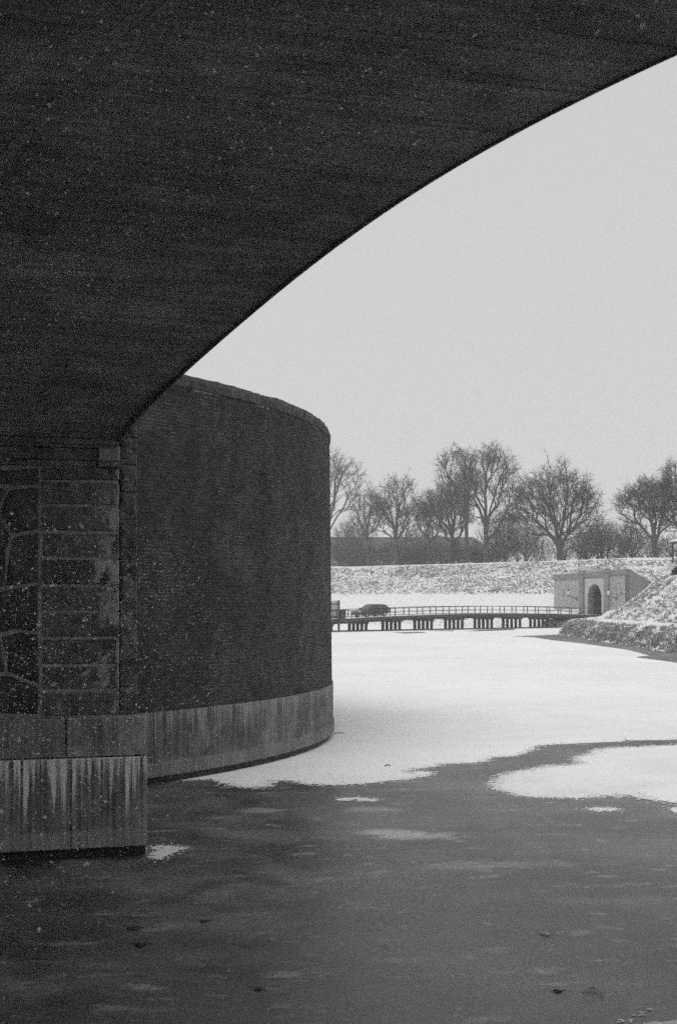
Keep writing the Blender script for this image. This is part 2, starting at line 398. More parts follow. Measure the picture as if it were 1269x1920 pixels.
# drip bead along the arch edge, and the lengthwise construction joint
mb = MB()
for a, b in zip(ts[:-1], ts[1:]):
    za, zb = arch(a), arch(b)
    da, db = .045*math.exp(-a/3)+.006, .045*math.exp(-b/3)+.006
    mb.quad(BR(a, .04, za-da), BR(b, .04, zb-db), BR(b, .04, zb+.02), BR(a, .04, za+.02))
    mb.quad(BR(a, -.002, za-da), BR(b, -.002, zb-db), BR(b, .04, zb-db), BR(a, .04, za-da))
    mb.quad(BR(a, -.002, za-da), BR(a, -.002, za+.02), BR(b, -.002, zb+.02), BR(b, -.002, zb-db))
mb.build('drip_edge', M['edge'], bridge)
mb = MB()
for a, b in zip(ts[:-1], ts[1:]):
    za, zb = arch(a), arch(b)
    for (u, v, dz) in ((3.68, 3.79, .005),):
        mb.quad(BR(a, u, za-dz), BR(b, u, zb-dz), BR(b, v, zb-dz), BR(a, v, za-dz))
        mb.quad(BR(a, u, za-dz), BR(a, u, za+.02), BR(b, u, zb+.02), BR(b, u, zb-dz)); mb.quad(BR(a, v, za-dz), BR(b, v, zb-dz), BR(b, v, zb+.02), BR(a, v, za+.02))
mb.build('joint_strip', M['joint'], bridge)

# abutment frame: a along the face (rightwards), b out of the face, z up
GA = Vector((.9551, .2961, 0)); GN = Vector((.2961, -.9551, 0))
def AB(a, b, z): p = P0 + GA*a + GN*b; return Vector((p.x, p.y, z))
def pa(px):
    xs = (px-CX)/F; return (xs*Y0 - P0.x)/(.9551 - .2961*xs)
def pz(px, py): return H + (HY-py)/F*(Y0 + .2961*pa(px))
abf = lambda x, y, z: AB(x, -y, z)
AL = -WID*1.0
core = MB(); zt = pz(150, 1343)
core.box(abf, AL, pa(224)-.01, .022, 3.0, zt-.3, arch(0)+.05); core.box(abf, AL, pa(224)-.05, .9, 6.0, 0, ZD)
abut = core.build('abutment', M['pointing'], bridge)

def stone(name, mat, parent, a0, a1, z0, z1, b, depth, seed, rough=.028, ch=.012, nx=7, nz=4):
    """block with a chamfered arris and an uneven split face"""
    mb = MB(); g = []
    for j in range(nz+1):
        row = []
        for i in range(nx+1):
            u, v = i/nx, j/nz
            a = a0+ch + (a1-a0-2*ch)*u; z = z0+ch + (z1-z0-2*ch)*v
            k = min(u, 1-u)*2*nx/2; l = min(v, 1-v)*2*nz/2
            bb = b + rough*(fbm((a*3.1+seed, z*3.7, seed*.37), 3))*min(1, .3+k, .3+l)
            row.append(len(mb.v)); mb.v.append(AB(a, bb, z))
        g.append(row)
    for j in range(nz):
        for i in range(nx): mb.f.append((g[j][i], g[j][i+1], g[j+1][i+1], g[j+1][i]))
    per = [g[0][i] for i in range(nx+1)] + [g[j][nx] for j in range(1, nz+1)] + [g[nz][i] for i in range(nx-1, -1, -1)] + [g[j][0] for j in range(nz-1, 0, -1)]
    def ring(bf, grow):
        ids = []
        for idx in per:
            p = mb.v[idx]; rel = p - P0; a = rel.dot(GA); z = p.z
            a = a0 if abs(a-a0-ch) < 1e-4 else (a1 if abs(a-a1+ch) < 1e-4 else a)
            z = z0 if abs(z-z0-ch) < 1e-4 else (z1 if abs(z-z1+ch) < 1e-4 else z)
            ids.append(len(mb.v)); mb.v.append(AB(a, bf, z))
        return ids
    r1 = ring(b-ch*1.3, 0); r2 = ring(b-depth, 0); n = len(per)
    for A, B in ((per, r1), (r1, r2)):
        for k in range(n): mb.f.append((A[k], B[k], B[(k+1) % n], A[(k+1) % n]))
    return mb.build(name, mat, parent)

rr = random.Random(3)
ys = [902, 948, 997, 1047, 1098, 1147, 1196, 1247, 1295, 1343]
for k, (ya, yb) in enumerate(zip(ys[:-1], ys[1:])):
    stone('quoin_stone', M['granite_quoin'], abut, pa(79)+rr.uniform(0, .012), pa(224), pz(150, yb)+.018, pz(150, ya)-.022, -.006+rr.uniform(-.010, .012), .3, 10+k)
stone('quoin_stone', M['granite_quoin'], abut, pa(80), pa(143), pz(110, 901)+.01, pz(110, 878), -.004, .3, 31)
stone('quoin_stone', M['granite_quoin'], abut, pa(146), pa(224), pz(185, 900)+.01, pz(185, 876), .01, .3, 32)
zc0, zc1, zc2, zc3 = pz(110, 874), pz(110, 862), pz(110, 838), pz(110, 823)
stone('frieze_stone', M['granite_pilaster'], abut, pa(-60), pa(180), zc0, zc1-.004, .035, .3, 40, .006)
stone('frieze_stone', M['granite_pilaster'], abut, pa(-60), pa(183), zc1, zc2-.004, .02, .3, 41, .006)
stone('frieze_stone', M['granite_pilaster'], abut, pa(184), pa(225), zc0, zc1-.004, .045, .3, 42, .006, nx=3)
stone('frieze_stone', M['plinth_up'], abut, pa(185), pa(225), zc1, zc2+.02, .04, .3, 43, .006, nx=3)
mb = MB(); mb.box(abf, AL, pa(222), -.10, .5, zc2+.045, zc3); mb.box(abf, AL, pa(214), -.05, .5, zc2, zc2+.044); mb.build('impost_moulding', M['granite_pilaster'], abut)
mb = MB(); mb.box(abf, AL, pa(-61), .0, .3, zc0, zc2); mb.build('frieze_band', M['granite_field'], abut)

# irregular polygonal stones of the field, light raised pointing between them
def clip(poly, p, n):
    out = []
    for i in range(len(poly)):
        A, B = poly[i], poly[(i+1) % len(poly)]; da, db = (A-p).dot(n), (B-p).dot(n)
        if da <= 0: out.append(A)
        if (da < 0 < db) or (db < 0 < da): out.append(A + (B-A)*(da/(da-db)))
    return out
def polystone(name, mat, parent, poly, gap, b, depth, seed):
    c = sum(poly, Vector((0, 0)))/len(poly); q = list(poly)
    for i in range(len(poly)):
        A, B = poly[i], poly[(i+1) % len(poly)]; d = B-A
        if d.length < 1e-4: continue
        n = Vector((d.y, -d.x)).normalized()
        if (c-A).dot(n) > 0: n = -n
        q = clip(q, A - n*gap, n)
        if len(q) < 3: return
    R = random.Random(seed); pts = []
    for i in range(len(q)):
        A, B = q[i], q[(i+1) % len(q)]; m = max(1, int((B-A).length/.10))
        for k in range(m):
            p = A + (B-A)*(k/m); p = p + (c-p).normalized()*R.uniform(0, .016); pts.append(p)
    mb = MB(); n = len(pts)
    rings = [(1.0, b-depth), (1.0, b-.03), (.93, b-.004), (.5, b+.012)]
    for s, bb in rings:
        for p in pts:
            w = c + (p-c)*s; mb.v.append(AB(w.x, bb + (.022*fbm((w.x*4+seed, w.y*4, seed), 3) if s < 1 else 0), w.y))
    mb.v.append(AB(c.x, b+.016, c.y))
    for k in range(len(rings)-1):
        for i in range(n): mb.f.append((k*n+i, k*n+(i+1) % n, (k+1)*n+(i+1) % n, (k+1)*n+i))
    for i in range(n): mb.f.append((3*n+i, 3*n+(i+1) % n, 4*n))
    mb.build(name, mat, parent)
polys_px = [[(-60,878),(76,878),(76,909),(19,912),(-60,908)], [(19,914),(76,911),(76,995),(24,1004),(-2,962),(0,948)], [(-60,910),(19,914),(0,948),(-2,962),(-30,975),(-60,965)],
    [(-60,965),(-30,975),(-2,962),(24,1004),(15,1032),(11,1103),(-60,1108)], [(24,1004),(76,995),(76,1095),(11,1103),(15,1032)], [(11,1103),(76,1095),(76,1186),(33,1182),(1,1192),(-60,1200),(-60,1108)],
    [(1,1192),(33,1182),(76,1186),(76,1287),(14,1262),(10,1235)], [(-60,1200),(1,1192),(10,1235),(14,1262),(-60,1275)], [(14,1262),(76,1287),(76,1341),(-60,1341),(-60,1275)]]
def rounded(name, pp, seed):
    P = [Vector((pa(x), pz(x, y))) for x, y in pp]; c = sum(P, Vector((0, 0)))/len(P); R = random.Random(seed); pts = []
    for i in range(len(P)):
        A, B = P[i], P[(i+1) % len(P)]; m = max(2, int((B-A).length/.07))
        for k in range(m):
            p = A + (B-A)*(k/m); d = c-p; p = p + d.normalized()*(.022 + R.uniform(0, .012) + (.010 if k == 0 else 0)); pts.append(p)
    n = len(pts); mb = MB(); rings = [(1.0, -.2), (1.0, -.016), (.95, -.004), (.75, .006), (.4, .010)]
    for s_, bb in rings:
        for p in pts:
            w = c + (p-c)*s_; mb.v.append(AB(w.x, bb + (.020*fbm((w.x*4+seed, w.y*4, seed), 3) if s_ < 1 else 0), w.y))
    mb.v.append(AB(c.x, .012, c.y)); K = len(rings)-1
    for k in range(K):
        for i in range(n): mb.f.append((k*n+i, k*n+(i+1) % n, (k+1)*n+(i+1) % n, (k+1)*n+i))
    for i in range(n): mb.f.append((K*n+i, K*n+(i+1) % n, (K+1)*n))
    mb.build(name, M['granite_field'], abut)
for i, pp in enumerate(polys_px): rounded('field_stone', pp, i+.3)
seeds_px = [(-90,920),(-95,1010),(-85,1085),(-100,1180),(-95,1260),(-100,1330),(-160,900),(-150,980),(-165,1060),(-150,1150),(-165,1240),(-150,1320),(-230,930),(-225,1030),(-235,1120),(-225,1220),(-240,1310)]
sl = [Vector((pa(x), pz(x, y))) for x, y in seeds_px]
lo = Vector((pa(-270), pz(75, 1342))); hi = Vector((pa(-60), pz(75, 876)))
for i, sp in enumerate(sl):
    poly = [Vector((lo.x, lo.y)), Vector((hi.x, lo.y)), Vector((hi.x, hi.y)), Vector((lo.x, hi.y))]
    for j, sq_ in enumerate(sl):
        if j != i and len(poly) > 2: poly = clip(poly, (sp+sq_)/2, (sq_-sp).normalized())
    if len(poly) > 2: polystone('field_stone', M['granite_field'], abut, poly, .026, -.004, .2, i+.5)
mb = MB(); mb.box(abf, AL, pa(-272), -.004, .3, pz(75, 1342), zc0); mb.build('rubble_face', M['granite_field'], abut)

# plinth of the abutment
zl = pz(150, 1416)
for (x0, x1) in ((-420, -156), (-154, 118), (119.5, 265)):
    stone('plinth_stone', M['plinth_up'], abut, pa(x0), pa(x1), zl+.012, zt, .36, 1.2, x0*.1, .006, nx=9)
for (x0, x1) in ((-420, -136), (-134, 125.5), (127, 266)):
    stone('plinth_stone', M['plinth_low'], abut, pa(x0), pa(x1), .14, zl, .45, 1.2, x0*.17, .006, nx=9)
mb = MB(); mb.box(abf, AL, pa(264.5), -.37, 3, 0, .139); mb.box(abf, AL, pa(-421), -.4, 3, .14, zt); mb.build('footing', M['dark_base'], abut)
# corner pilaster behind the arch edge
pil_y = [1341, 1289, 1236, 1183, 1131, 1080, 1027, 974, 921, 870, 818, 766, 714, 662, 610, 560]
for k, (ya, yb) in enumerate(zip(pil_y[:-1], pil_y[1:])):
    stone('pilaster_stone', M['granite_pilaster'], abut, pa(229), pa(260.5), pz(245, ya)+.008, pz(245, yb)-.008, -.16+rr.uniform(-.01, .01), .4, 60+k, .075, .008, 6, 7)
mb = MB(); mb.box(abf, pa(224)-.3, pa(261.5), .19, 3.0, zt, ZD); mb.build('return_wall', M['pointing'], abut)

# far abutment behind the photographer, with the bank the photographer stands on
mb = MB(); mb.box(fr, S, S+5, -.3, WID+.2, 0, ZD); mb.build('abutment', M['granite_field'], bridge)
mb = MB()
prof = [(14.6, -.2), (15.2, .7), (15.9, 1.7), (S-.01, 1.75)]
wv = np.linspace(-30, WID+40, 36)
for (a, za), (b, zb) in zip(prof[:-1], prof[1:]):
    for u, v in zip(wv[:-1], wv[1:]):
        j = lambda t_, w_, z_: BR(t_ + .12*fbm((w_*.4, t_, 0), 3), w_, z_ + .08*fbm((w_*.7, t_*.9, 3), 3))
        mb.quad(j(a, u, za), j(b, u, zb), j(b, v, zb), j(a, v, za))
tag(mb.build('near_bank', M['snowy_near']), kind='structure')

# ------------------------------------------------------------------ curved brick retaining wall
wp = np.array([gnd(*p) for p in ((277,1474),(345,1461),(400,1454),(460,1443),(530,1425),(560,1415),(600,1400),(626,1383))])
A_ = np.c_[2*wp, np.ones(len(wp))]; sol = np.linalg.lstsq(A_, (wp**2).sum(1), rcond=None)[0]
WC = Vector((sol[0], sol[1])); WR = math.sqrt(sol[2] + sol[0]**2 + sol[1]**2)
ang = lambda p: math.atan2(p[1]-WC.y, p[0]-WC.x)
A1 = ang(wp[0]); AS = ang(wp[-1])
print('wall circle', WC, WR, math.degrees(A1), math.degrees(AS))
ZP, ZB, ZW = 1.35, 7.56, 7.82
def WP(an, rad, z): return Vector((WC.x + math.cos(an)*rad, WC.y + math.sin(an)*rad, z))
def wr(z): return WR - .05 - .010*max(0, z-ZP)
AW0, AW1 = A1 - 4.5/WR, AS + 26/WR
wall = empty('retaining_wall', (wp[0][0], wp[0][1], 0))
tag(wall, 'tall curved dark brick retaining wall with rough coping on a streaked concrete base', 'wall')
aa = np.linspace(AW0, AW1, 120)
def arc_part(name, mat, prof, parent=wall, a_list=aa, nz=0):
    mb = MB(); n = len(prof)
    for an in a_list:
        for (rd, z) in prof: mb.v.append(WP(an, rd, z))
    for i in range(len(a_list)-1):
        for k in range(n-1): mb.f.append((i*n+k, (i+1)*n+k, (i+1)*n+k+1, i*n+k+1))
    for i in (0, len(a_list)-1): mb.f.append(tuple(i*n+k for k in range(n)))
    return mb.build(name, mat, parent)
REC = .0045
arc_part('mortar_bed', M['brick_mortar'], [(wr(ZP)-.6, ZP-.2), (wr(ZP)-REC, ZP-.2), (wr(ZB)-REC, ZB), (wr(ZB)-.6, ZB)])
arc_part('concrete_base', M['wall_plinth'], [(WR-.6, .14), (WR+.012, .14), (WR+.012, .36), (WR-.018, .42), (WR-.018, ZP), (WR-.6, ZP)])
arc_part('dark_footing', M['dark_base'], [(WR-.6, -.1), (WR-.07, -.1), (WR-.07, .139), (WR-.6, .139)])
# bricks
CH, BL, JT = .0677, .245, .0085
nc = int((ZB-ZP-.01)/CH); br = []; rb = random.Random(21)
for c in range(nc):
    z0 = ZP + .012 + c*CH; rad = wr(z0); s = -1.8 - rb.uniform(0, BL)
    while s < (AS-A1)*rad + 2.6:
        L = BL if rb.random() > .12 else .13
        br.append((A1 + (s + L/2)/rad, z0 + rb.gauss(0, .0008), L, rad + rb.gauss(0, .0012), 0 if L == BL else 1)); s += L
def brick_mesh(L, h, nm):
    mb = MB(); f = lambda x, y, z: Vector((x, y, z)); mb.box(f, -L/2, L/2, -.06, 0, 0, h)
    me = bpy.data.meshes.new(nm); me.from_pydata([tuple(v) for v in mb.v], [], mb.f); bm = bmesh.new(); bm.from_mesh(me)
    bmesh.ops.bevel(bm, geom=[e for e in bm.edges if all(v.co.y > -.001 for v in e.verts)], offset=.0015, segments=1, affect='EDGES')
    bm.to_mesh(me); bm.free(); me.materials.append(M['brick']); return me
bme = {0: brick_mesh(BL-JT, CH-JT, 'brick_stretcher'), 1: brick_mesh(.13-JT, CH-JT, 'brick_header')}
def brick_key(b):
    p = WP(b[0], b[3], b[1]); px = CX + F*p.x/p.y; py = HY - F*(p.z-H)/p.y
    vis = px > 262 and py > 700 and (py > 825 - (px-220)*1.02 or px > 350)
    return (0 if vis and not b[4] else 1, p.y)
br.sort(key=brick_key)
for b in br[:300]:
    o = bpy.data.objects.new('brick', bme[b[4]]); col.objects.link(o); o.parent = wall; o.matrix_parent_inverse = wall.matrix_basis.inverted()
    o.location = WP(b[0], b[3], b[1]); o.rotation_euler = (0, 0, b[0]-math.pi/2)
V = []; Fq = []
for b in br[300:]:
    ln = b[2]-JT*.8; da = ln/2/b[3]; i = len(V); z0, z1 = b[1], b[1]+CH-JT; ro, ri = b[3], b[3]-.03
    for (an, rd) in ((b[0]-da, ro), (b[0]+da, ro), (b[0]+da, ri), (b[0]-da, ri)):
        x, y = WC.x + math.cos(an)*rd, WC.y + math.sin(an)*rd; V.append((x, y, z0)); V.append((x, y, z1))
    for q in ((0,2,3,1), (2,4,5,3), (6,0,1,7), (1,3,5,7), (6,4,2,0)): Fq.append([i+k for k in q])
tag(np_mesh('brick_courses', V, Fq, M['brick'], wall), kind='stuff')
# rough coping stones
s = -3.0; k = 0; rb = random.Random(9)
while s < (AW1-A1)*WR - 1:
    L = rb.uniform(.75, 1.05); n = 7; mb = MB(); top = ZW + rb.uniform(-.015, .015)
    ring = [(wr(ZB)-.55, ZB+.005), (wr(ZB)+.016, ZB+.005), (wr(ZB)+.022, ZB+.14), (wr(ZB)-.01, top-.02), (wr(ZB)-.25, top+.02), (wr(ZB)-.55, top)]
    for i in range(n):
        an = A1 + (s + .008 + (L-.016)*i/(n-1))/WR
        for (rd, z) in ring:
            q = fbm((an*40, z*7, k*1.7), 3); mb.v.append(WP(an, rd + .02*q, z + (.02*fbm((an*60, rd*3, k), 2) if z > ZB+.1 else 0)))
    m = len(ring)
    for i in range(n-1):
        for j in range(m): mb.f.append((i*m+j, (i+1)*m+j, (i+1)*m+(j+1) % m, i*m+(j+1) % m))
    mb.f.append(tuple(range(m))); mb.f.append(tuple((n-1)*m+j for j in reversed(range(m))))
    mb.build('coping_stone', M['coping'], wall); s += L; k += 1

# ------------------------------------------------------------------ far rampart
RO = Vector((0, 263, 0)); RA = Vector((.669, -.743, 0)); RN = Vector((-.743, -.669, 0))
def RP(u, v, z=0): p = RO + RA*u + RN*v; return Vector((p.x, p.y, z))
def uv_of(x, y): d = Vector((x-RO.x, y-RO.y, 0)); return d.dot(RA), d.dot(RN)
RV = [-700, -60, -3, 0, 11, 17, 20, 23.2, 24.5, 28]; RZ = [10.5, 10.2, 10.15, 10.0, 5.0, 1.75, 1.35, 1.05, -.05, -.6]
GC = Vector((35.9, 199.6, 0)); GU, GV = uv_of(GC.x, GC.y)
def rampart_z(u, v):
    z = float(np.interp(v, RV, RZ))
    if -80 < v < 24:
        k = 1.0 if 0 < v < 11 else .5
        z += k*(.30*fbm((u*.09, v*.15, 1), 4) + .12*fbm((u*.5, v*.6, 5), 3))
    return z
us = np.concatenate([[-900, -600, -400, -260], np.arange(-180, 190, 1.5), [260, 400, 600, 900]])
vv = np.concatenate([[-700, -400, -200, -110, -60, -40, -25, -15, -9, -6, -4, -2.5], np.arange(-1.2, 25, .8), [28]])
V = []; Fq = []
for u in us:
    for v in vv: V.append(RP(u, v, rampart_z(u, v)))
n = len(vv)
for i in range(len(us)-1):
    for j in range(n-1):
        um, vm = (us[i]+us[i+1])/2, (vv[j]+vv[j+1])/2
        if abs(um-GU) < 2.6 and GV-9 < vm < GV+3: continue           # the gate passage
        Fq.append((i*n+j, (i+1)*n+j, (i+1)*n+j+1, i*n+j+1))
V = [tuple(p) for p in V]
tag(np_mesh('rampart_terrain', V, [f[::-1] for f in Fq], M['snowy_far'], smooth=True), kind='structure')

# right-hand bank
bp = [Vector(p) for p in ((22.4, 20), (22.6, 60), (22.8, 98), (23.0, 120), (23.2, 140), (23.6, 152), (25.0, 157.5), (29, 160), (36, 166), (60, 172), (120, 172), (120, 20))]
def seg_d(p, a, b):
    t = max(0, min(1, (p-a).dot(b-a)/(b-a).length_squared)); return (p - a - (b-a)*t).length
def inside(p):
    c = False; n = len(bp); j = n-1
    for i in range(n):
        a, b = bp[i], bp[j]
        if (a.y > p.y) != (b.y > p.y) and p.x < (b.x-a.x)*(p.y-a.y)/(b.y-a.y)+a.x: c = not c
        j = i
    return c
def bank_z(x, y):
    p = Vector((x, y)); d = min(seg_d(p, bp[i], bp[i+1]) for i in range(9)); d = d if inside(p) else -d
    d += .35*fbm((x*.25, y*.25, 2), 3)
    z = float(np.interp(d, [-2, 0, .7, 1.6, 5.0, 10.0, 13, 40], [-.5, -.02, .9, 1.5, 1.72, 5.9, 6.6, 7.0]))
    if d > .3: z += .14*fbm((x*.5, y*.5, 7), 4) + .05*fbm((x*2, y*2, 4), 2)
    return z
xsg = np.concatenate([np.arange(21, 38, .45), np.arange(38, 62, 2.0)]); ysg = np.concatenate([np.arange(20, 84, 3), np.arange(84, 168, .7), [171, 175]])
V = [(x, y, bank_z(x, y)) for x in xsg for y in ysg]; n = len(ysg)
Fq = [(i*n+j, (i+1)*n+j, (i+1)*n+j+1, i*n+j+1) for i in range(len(xsg)-1) for j in range(n-1)]
tag(np_mesh('ravelin_bank', V, Fq, M['snowy_near'], smooth=True), kind='structure')

# withered grass poking out of the snow
def tufts(name, pts, seed, hmin, hmax, blades=7):
    r = random.Random(seed); V = []; T = []
    for (x, y, z) in pts:
        h = r.uniform(hmin, hmax)
        for b in range(blades):
            a = r.uniform(0, 6.283); ln = r.uniform(.3, 1.1)*h; w = r.uniform(.03, .07)*h/.4
            ox, oy = r.gauss(0, h*.5), r.gauss(0, h*.5); i = len(V)
            V += [(x+ox-w*math.sin(a), y+oy+w*math.cos(a), z-.05), (x+ox+w*math.sin(a), y+oy-w*math.cos(a), z-.05), (x+ox+math.cos(a)*ln*.8, y+oy+math.sin(a)*ln*.8, z+h*r.uniform(.3, .9))]
            T.append((i, i+1, i+2))
    return np_mesh(name, V, T, M['grass'])
r = random.Random(77); pts = []
while len(pts) < 8500:
    u, v = r.uniform(-60, 100), r.uniform(.6, 11.5)
    if fbm((u*.06, v*.3, 9), 3) < r.uniform(-.6, .4): continue
    if abs(u-GU) < 9 and v > GV-4: continue
    p = RP(u, v, rampart_z(u, v)); pts.append(p)
for _ in range(900):
    u = r.uniform(-60, GU-9); v = r.gauss(23.6, .5); pts.append(RP(u, v, max(0, rampart_z(u, v))))
tag(tufts('rampart_grass', pts, 5, .12, .34), 'withered grass poking through snow on the far rampart slope', 'grass', kind='stuff')
pts = []
while len(pts) < 5200:
    x, y = r.uniform(22.5, 36), r.uniform(84, 160); z = bank_z(x, y)
    if z < .05: continue
    steep = abs(bank_z(x+.4, y)-bank_z(x-.4, y))/.8
    if steep < r.uniform(.1, .6) or (z > 1.8 and r.random() < .55) or fbm((x*.35, y*.2, 3), 3) < r.uniform(-.7, .5): continue
    pts.append((x, y, z))
for _ in range(1500):
    y = r.uniform(84, 157); x = float(np.interp(y, [20, 60, 98, 120, 140, 152, 157.5], [22.4, 22.6, 22.8, 23, 23.2, 23.6, 25])) + abs(r.gauss(.35, .3)); pts.append((x, y, max(0, bank_z(x, y))))
tag(tufts('bank_grass', pts, 6, .12, .36), 'withered grass tufts standing out of the snowy bank beside the ice', 'grass', kind='stuff')

# ------------------------------------------------------------------ timber bridge
TO = Vector((-1.2, 166.9, 0)); Td = Vector((.743, .669, 0)); Tc = Vector((-.669, .743, 0))
def TP(t, c, z): p = TO + Td*t + Tc*c; return Vector((p.x, p.y, z))
tz_c = np.polyfit([-1, 12, 27, 49], [1.36, 1.83, 1.90, 1.58], 2)
def tz(t): return float(np.polyval(tz_c, t))
tb = empty('timber_bridge', tuple(TO)); tag(tb, 'long low timber bridge on rows of dark piles with thin railings', 'bridge')
tt = np.linspace(-9, 48.9, 40)
def run(name, mat, c0, c1, dz0, dz1):
    mb = MB()
    for a, b in zip(tt[:-1], tt[1:]):
        mb.quad(TP(a, c0, tz(a)+dz0), TP(b, c0, tz(b)+dz0), TP(b, c0, tz(b)+dz1), TP(a, c0, tz(a)+dz1)); mb.quad(TP(a, c1, tz(a)+dz1), TP(b, c1, tz(b)+dz1), TP(b, c1, tz(b)+dz0), TP(a, c1, tz(a)+dz0))
        mb.quad(TP(a, c0, tz(a)+dz1), TP(b, c0, tz(b)+dz1), TP(b, c1, tz(b)+dz1), TP(a, c1, tz(a)+dz1)); mb.quad(TP(a, c0, tz(a)+dz0), TP(a, c1, tz(a)+dz0), TP(b, c1, tz(b)+dz0), TP(b, c0, tz(b)+dz0))
    for e in (tt[0], tt[-1]): mb.quad(TP(e, c0, tz(e)+dz0), TP(e, c1, tz(e)+dz0), TP(e, c1, tz(e)+dz1), TP(e, c0, tz(e)+dz1))
    return mb.build(name, mat, tb)
run('deck', M['timber'], -2.1, 2.1, -.2, 0)
run('deck_snow', M['snow'], -2.0, 2.0, .004, .05)
run('kerb_beam', M['timber'], -2.17, -2.102, -.26, .07); run('kerb_snow', M['snow'], -2.16, -2.03, .074, .11)
run('kerb_beam', M['timber'], 2.102, 2.17, -.26, .12)
for c in (-1.75, -.9, 0, .9, 1.75): run('girder', M['timber'], c-.13, c+.13, -.50, -.204)
bt = [4.7 + 5.55*k for k in range(-2, 8)]
for k, t0 in enumerate(bt):
    for c in (-1.46, -.73, 0, .73, 1.46):
        mb = MB(); mb.tube(TP(t0, c, -.4), TP(t0, c, tz(t0)-.70), .20, .19, 10); mb.build('pile', M['timber'], tb)
    mb = MB(); mb.box(lambda x, y, z: TP(t0+x, y, z), -.18, .18, -1.75, 1.75, tz(t0)-.70, tz(t0)-.502); mb.build('cap_beam', M['timber'], tb)
    if k >= 8:
        for sg in (-1, 1):
            mb = MB(); mb.tube(TP(t0+sg*1.6, -1.75, .1), TP(t0+sg*.2, -1.75, tz(t0)-.7), .12, .12, 8); mb.build('brace', M['timber'], tb)
mb = MB(); mb.box(lambda x, y, z: TP(x, y, z), -9, 40, -1.76, -1.64, .02, .17); mb.build('waling_beam', M['timber'], tb)
for c in (-2.05, 2.05):
    for k in range(24):
        t0 = -7.6 + 2.36*k + (0 if c < 0 else .8)
        mb = MB(); mb.box(lambda x, y, z: TP(t0+x, c+y, tz(t0)+z), -.045, .045, -.045, .045, .0, 1.02); mb.build('rail_post', M['iron'], tb)
    run('handrail', M['iron'], c-.04, c+.04, .97, 1.04); run('middle_rail', M['iron'], c-.025, c+.025, .50, .55)

# picket gate and box at the near end of the timber bridge
g = empty('picket_gate', tuple(TP(-.5, -2.4, 1.0))); tag(g, 'dark slatted picket gate at the end of the timber bridge, beside the brick wall', 'gate')
zg = tz(0)
for k in range(15):
    t0 = -3.1 + k*.185; mb = MB(); mb.box(lambda x, y, z: TP(t0+x, -2.32+y, z), -.045, .045, -.02, .02, zg+.05, zg+2.2); mb.build('picket', M['timber'], g)
for z in (zg+.25, zg+1.05, zg+1.75):
    mb = MB(); mb.box(lambda x, y, z_: TP(x, -2.25+y, z_), -3.2, -.35, -.045, .045, z, z+.14); mb.build('rail', M['timber'], g)
for t0 in (-3.25, -.38):
    mb = MB(); mb.box(lambda x, y, z_: TP(t0+x, -2.27+y, z_), -.09, .09, -.09, .09, -.2, zg+2.25); mb.build('post', M['timber'], g)
mb = MB(); f = lambda x, y, z: TP(.08+x, -2.42+y, z)
mb.box(f, -.33, .33, -.2, .2, zg-.4, zg+1.12); mb.box(f, -.37, .37, -.24, .24, zg+1.12, zg+1.2)
for z in (.3, .7): mb.box(f, -.3, .3, -.215, -.2, zg+z, zg+z+.05)
tag(mb.build('utility_box', M['timber']), 'dark waist-high box fixed to the timber bridge next to the picket gate', 'box')

# ------------------------------------------------------------------ car on the timber bridge
t0 = 6.3; zc = tz(t0)+.05
slope = math.atan((tz(t0+1)-tz(t0-1))/2)
car = empty('parked_car', tuple(TP(t0, -.55, zc)))
tag(car, 'dark hatchback car crossing the snowy timber bridge', 'car')
def CP(x, y, z):           # x forward (towards the left end), y to the car's left, z up
    x *= 1.07; return TP(t0 - x, -.55 - y, zc + z*1.03 - x*math.tan(slope))
secs = [(2.28, .45, .62, .62), (2.20, .30, .72, .78), (1.95, .24, .80, .86), (1.3, .22, .92, .90), (.85, .22, .99, .91), (-.2, .22, 1.0, .92), (-1.2, .22, 1.02, .92), (-1.85, .26, 1.03, .89), (-2.2, .34, .98, .82), (-2.3, .5, .86, .70)]
mb = MB(); n = 10
for (x, z0, z1, hw) in secs:
    for (yy, zz) in ((-.82, 0), (-.98, .18), (-1, .5), (-.96, .85), (-.80, 1), (.80, 1), (.96, .85), (1, .5), (.98, .18), (.82, 0)): mb.v.append(CP(x, hw*yy, z0+(z1-z0)*zz))
for i in range(len(secs)-1):
    for k in range(n): mb.f.append((i*n+k, i*n+(k+1) % n, (i+1)*n+(k+1) % n, (i+1)*n+k))
mb.f.append(tuple(reversed(range(n)))); mb.f.append(tuple((len(secs)-1)*n+k for k in range(n)))
mb.build('body', M['paint'], car, True)
cab = [(1.05, .96, .0, .80), (.25, .97, .47, .70), (-.2, .97, .52, .69), (-1.3, .97, .50, .68), (-1.85, .97, .40, .68), (-2.22, .95, .02, .74)]
mb = MB(); n = 6
for (x, z0, hgt, hw) in cab:
    for (yy, zz) in ((-.88-.0, 0), (-hw, .8), (-hw+.12, 1), (hw-.12, 1), (hw, .8), (.88, 0)): mb.v.append(CP(x, yy*.98, z0+max(hgt, .01)*zz))
for i in range(len(cab)-1):
    for k in range(n-1): mb.f.append((i*n+k, i*n+k+1, (i+1)*n+k+1, (i+1)*n+k))
mb.f.append(tuple(range(n))); mb.f.append(tuple((len(cab)-1)*n+k for k in reversed(range(n))))
mb.build('cabin', M['paint'], car)
mb = MB(); mb.quad(CP(.98, -.66, 1.02), CP(.98, .66, 1.02), CP(.34, .58, 1.415), CP(.34, -.58, 1.415)); mb.build('windscreen', M['glass'], car)
mb = MB(); mb.quad(CP(-2.235, -.6, 1.02), CP(-1.93, -.56, 1.36), CP(-1.93, .56, 1.36), CP(-2.235, .6, 1.02)); mb.build('rear_window', M['glass'], car)
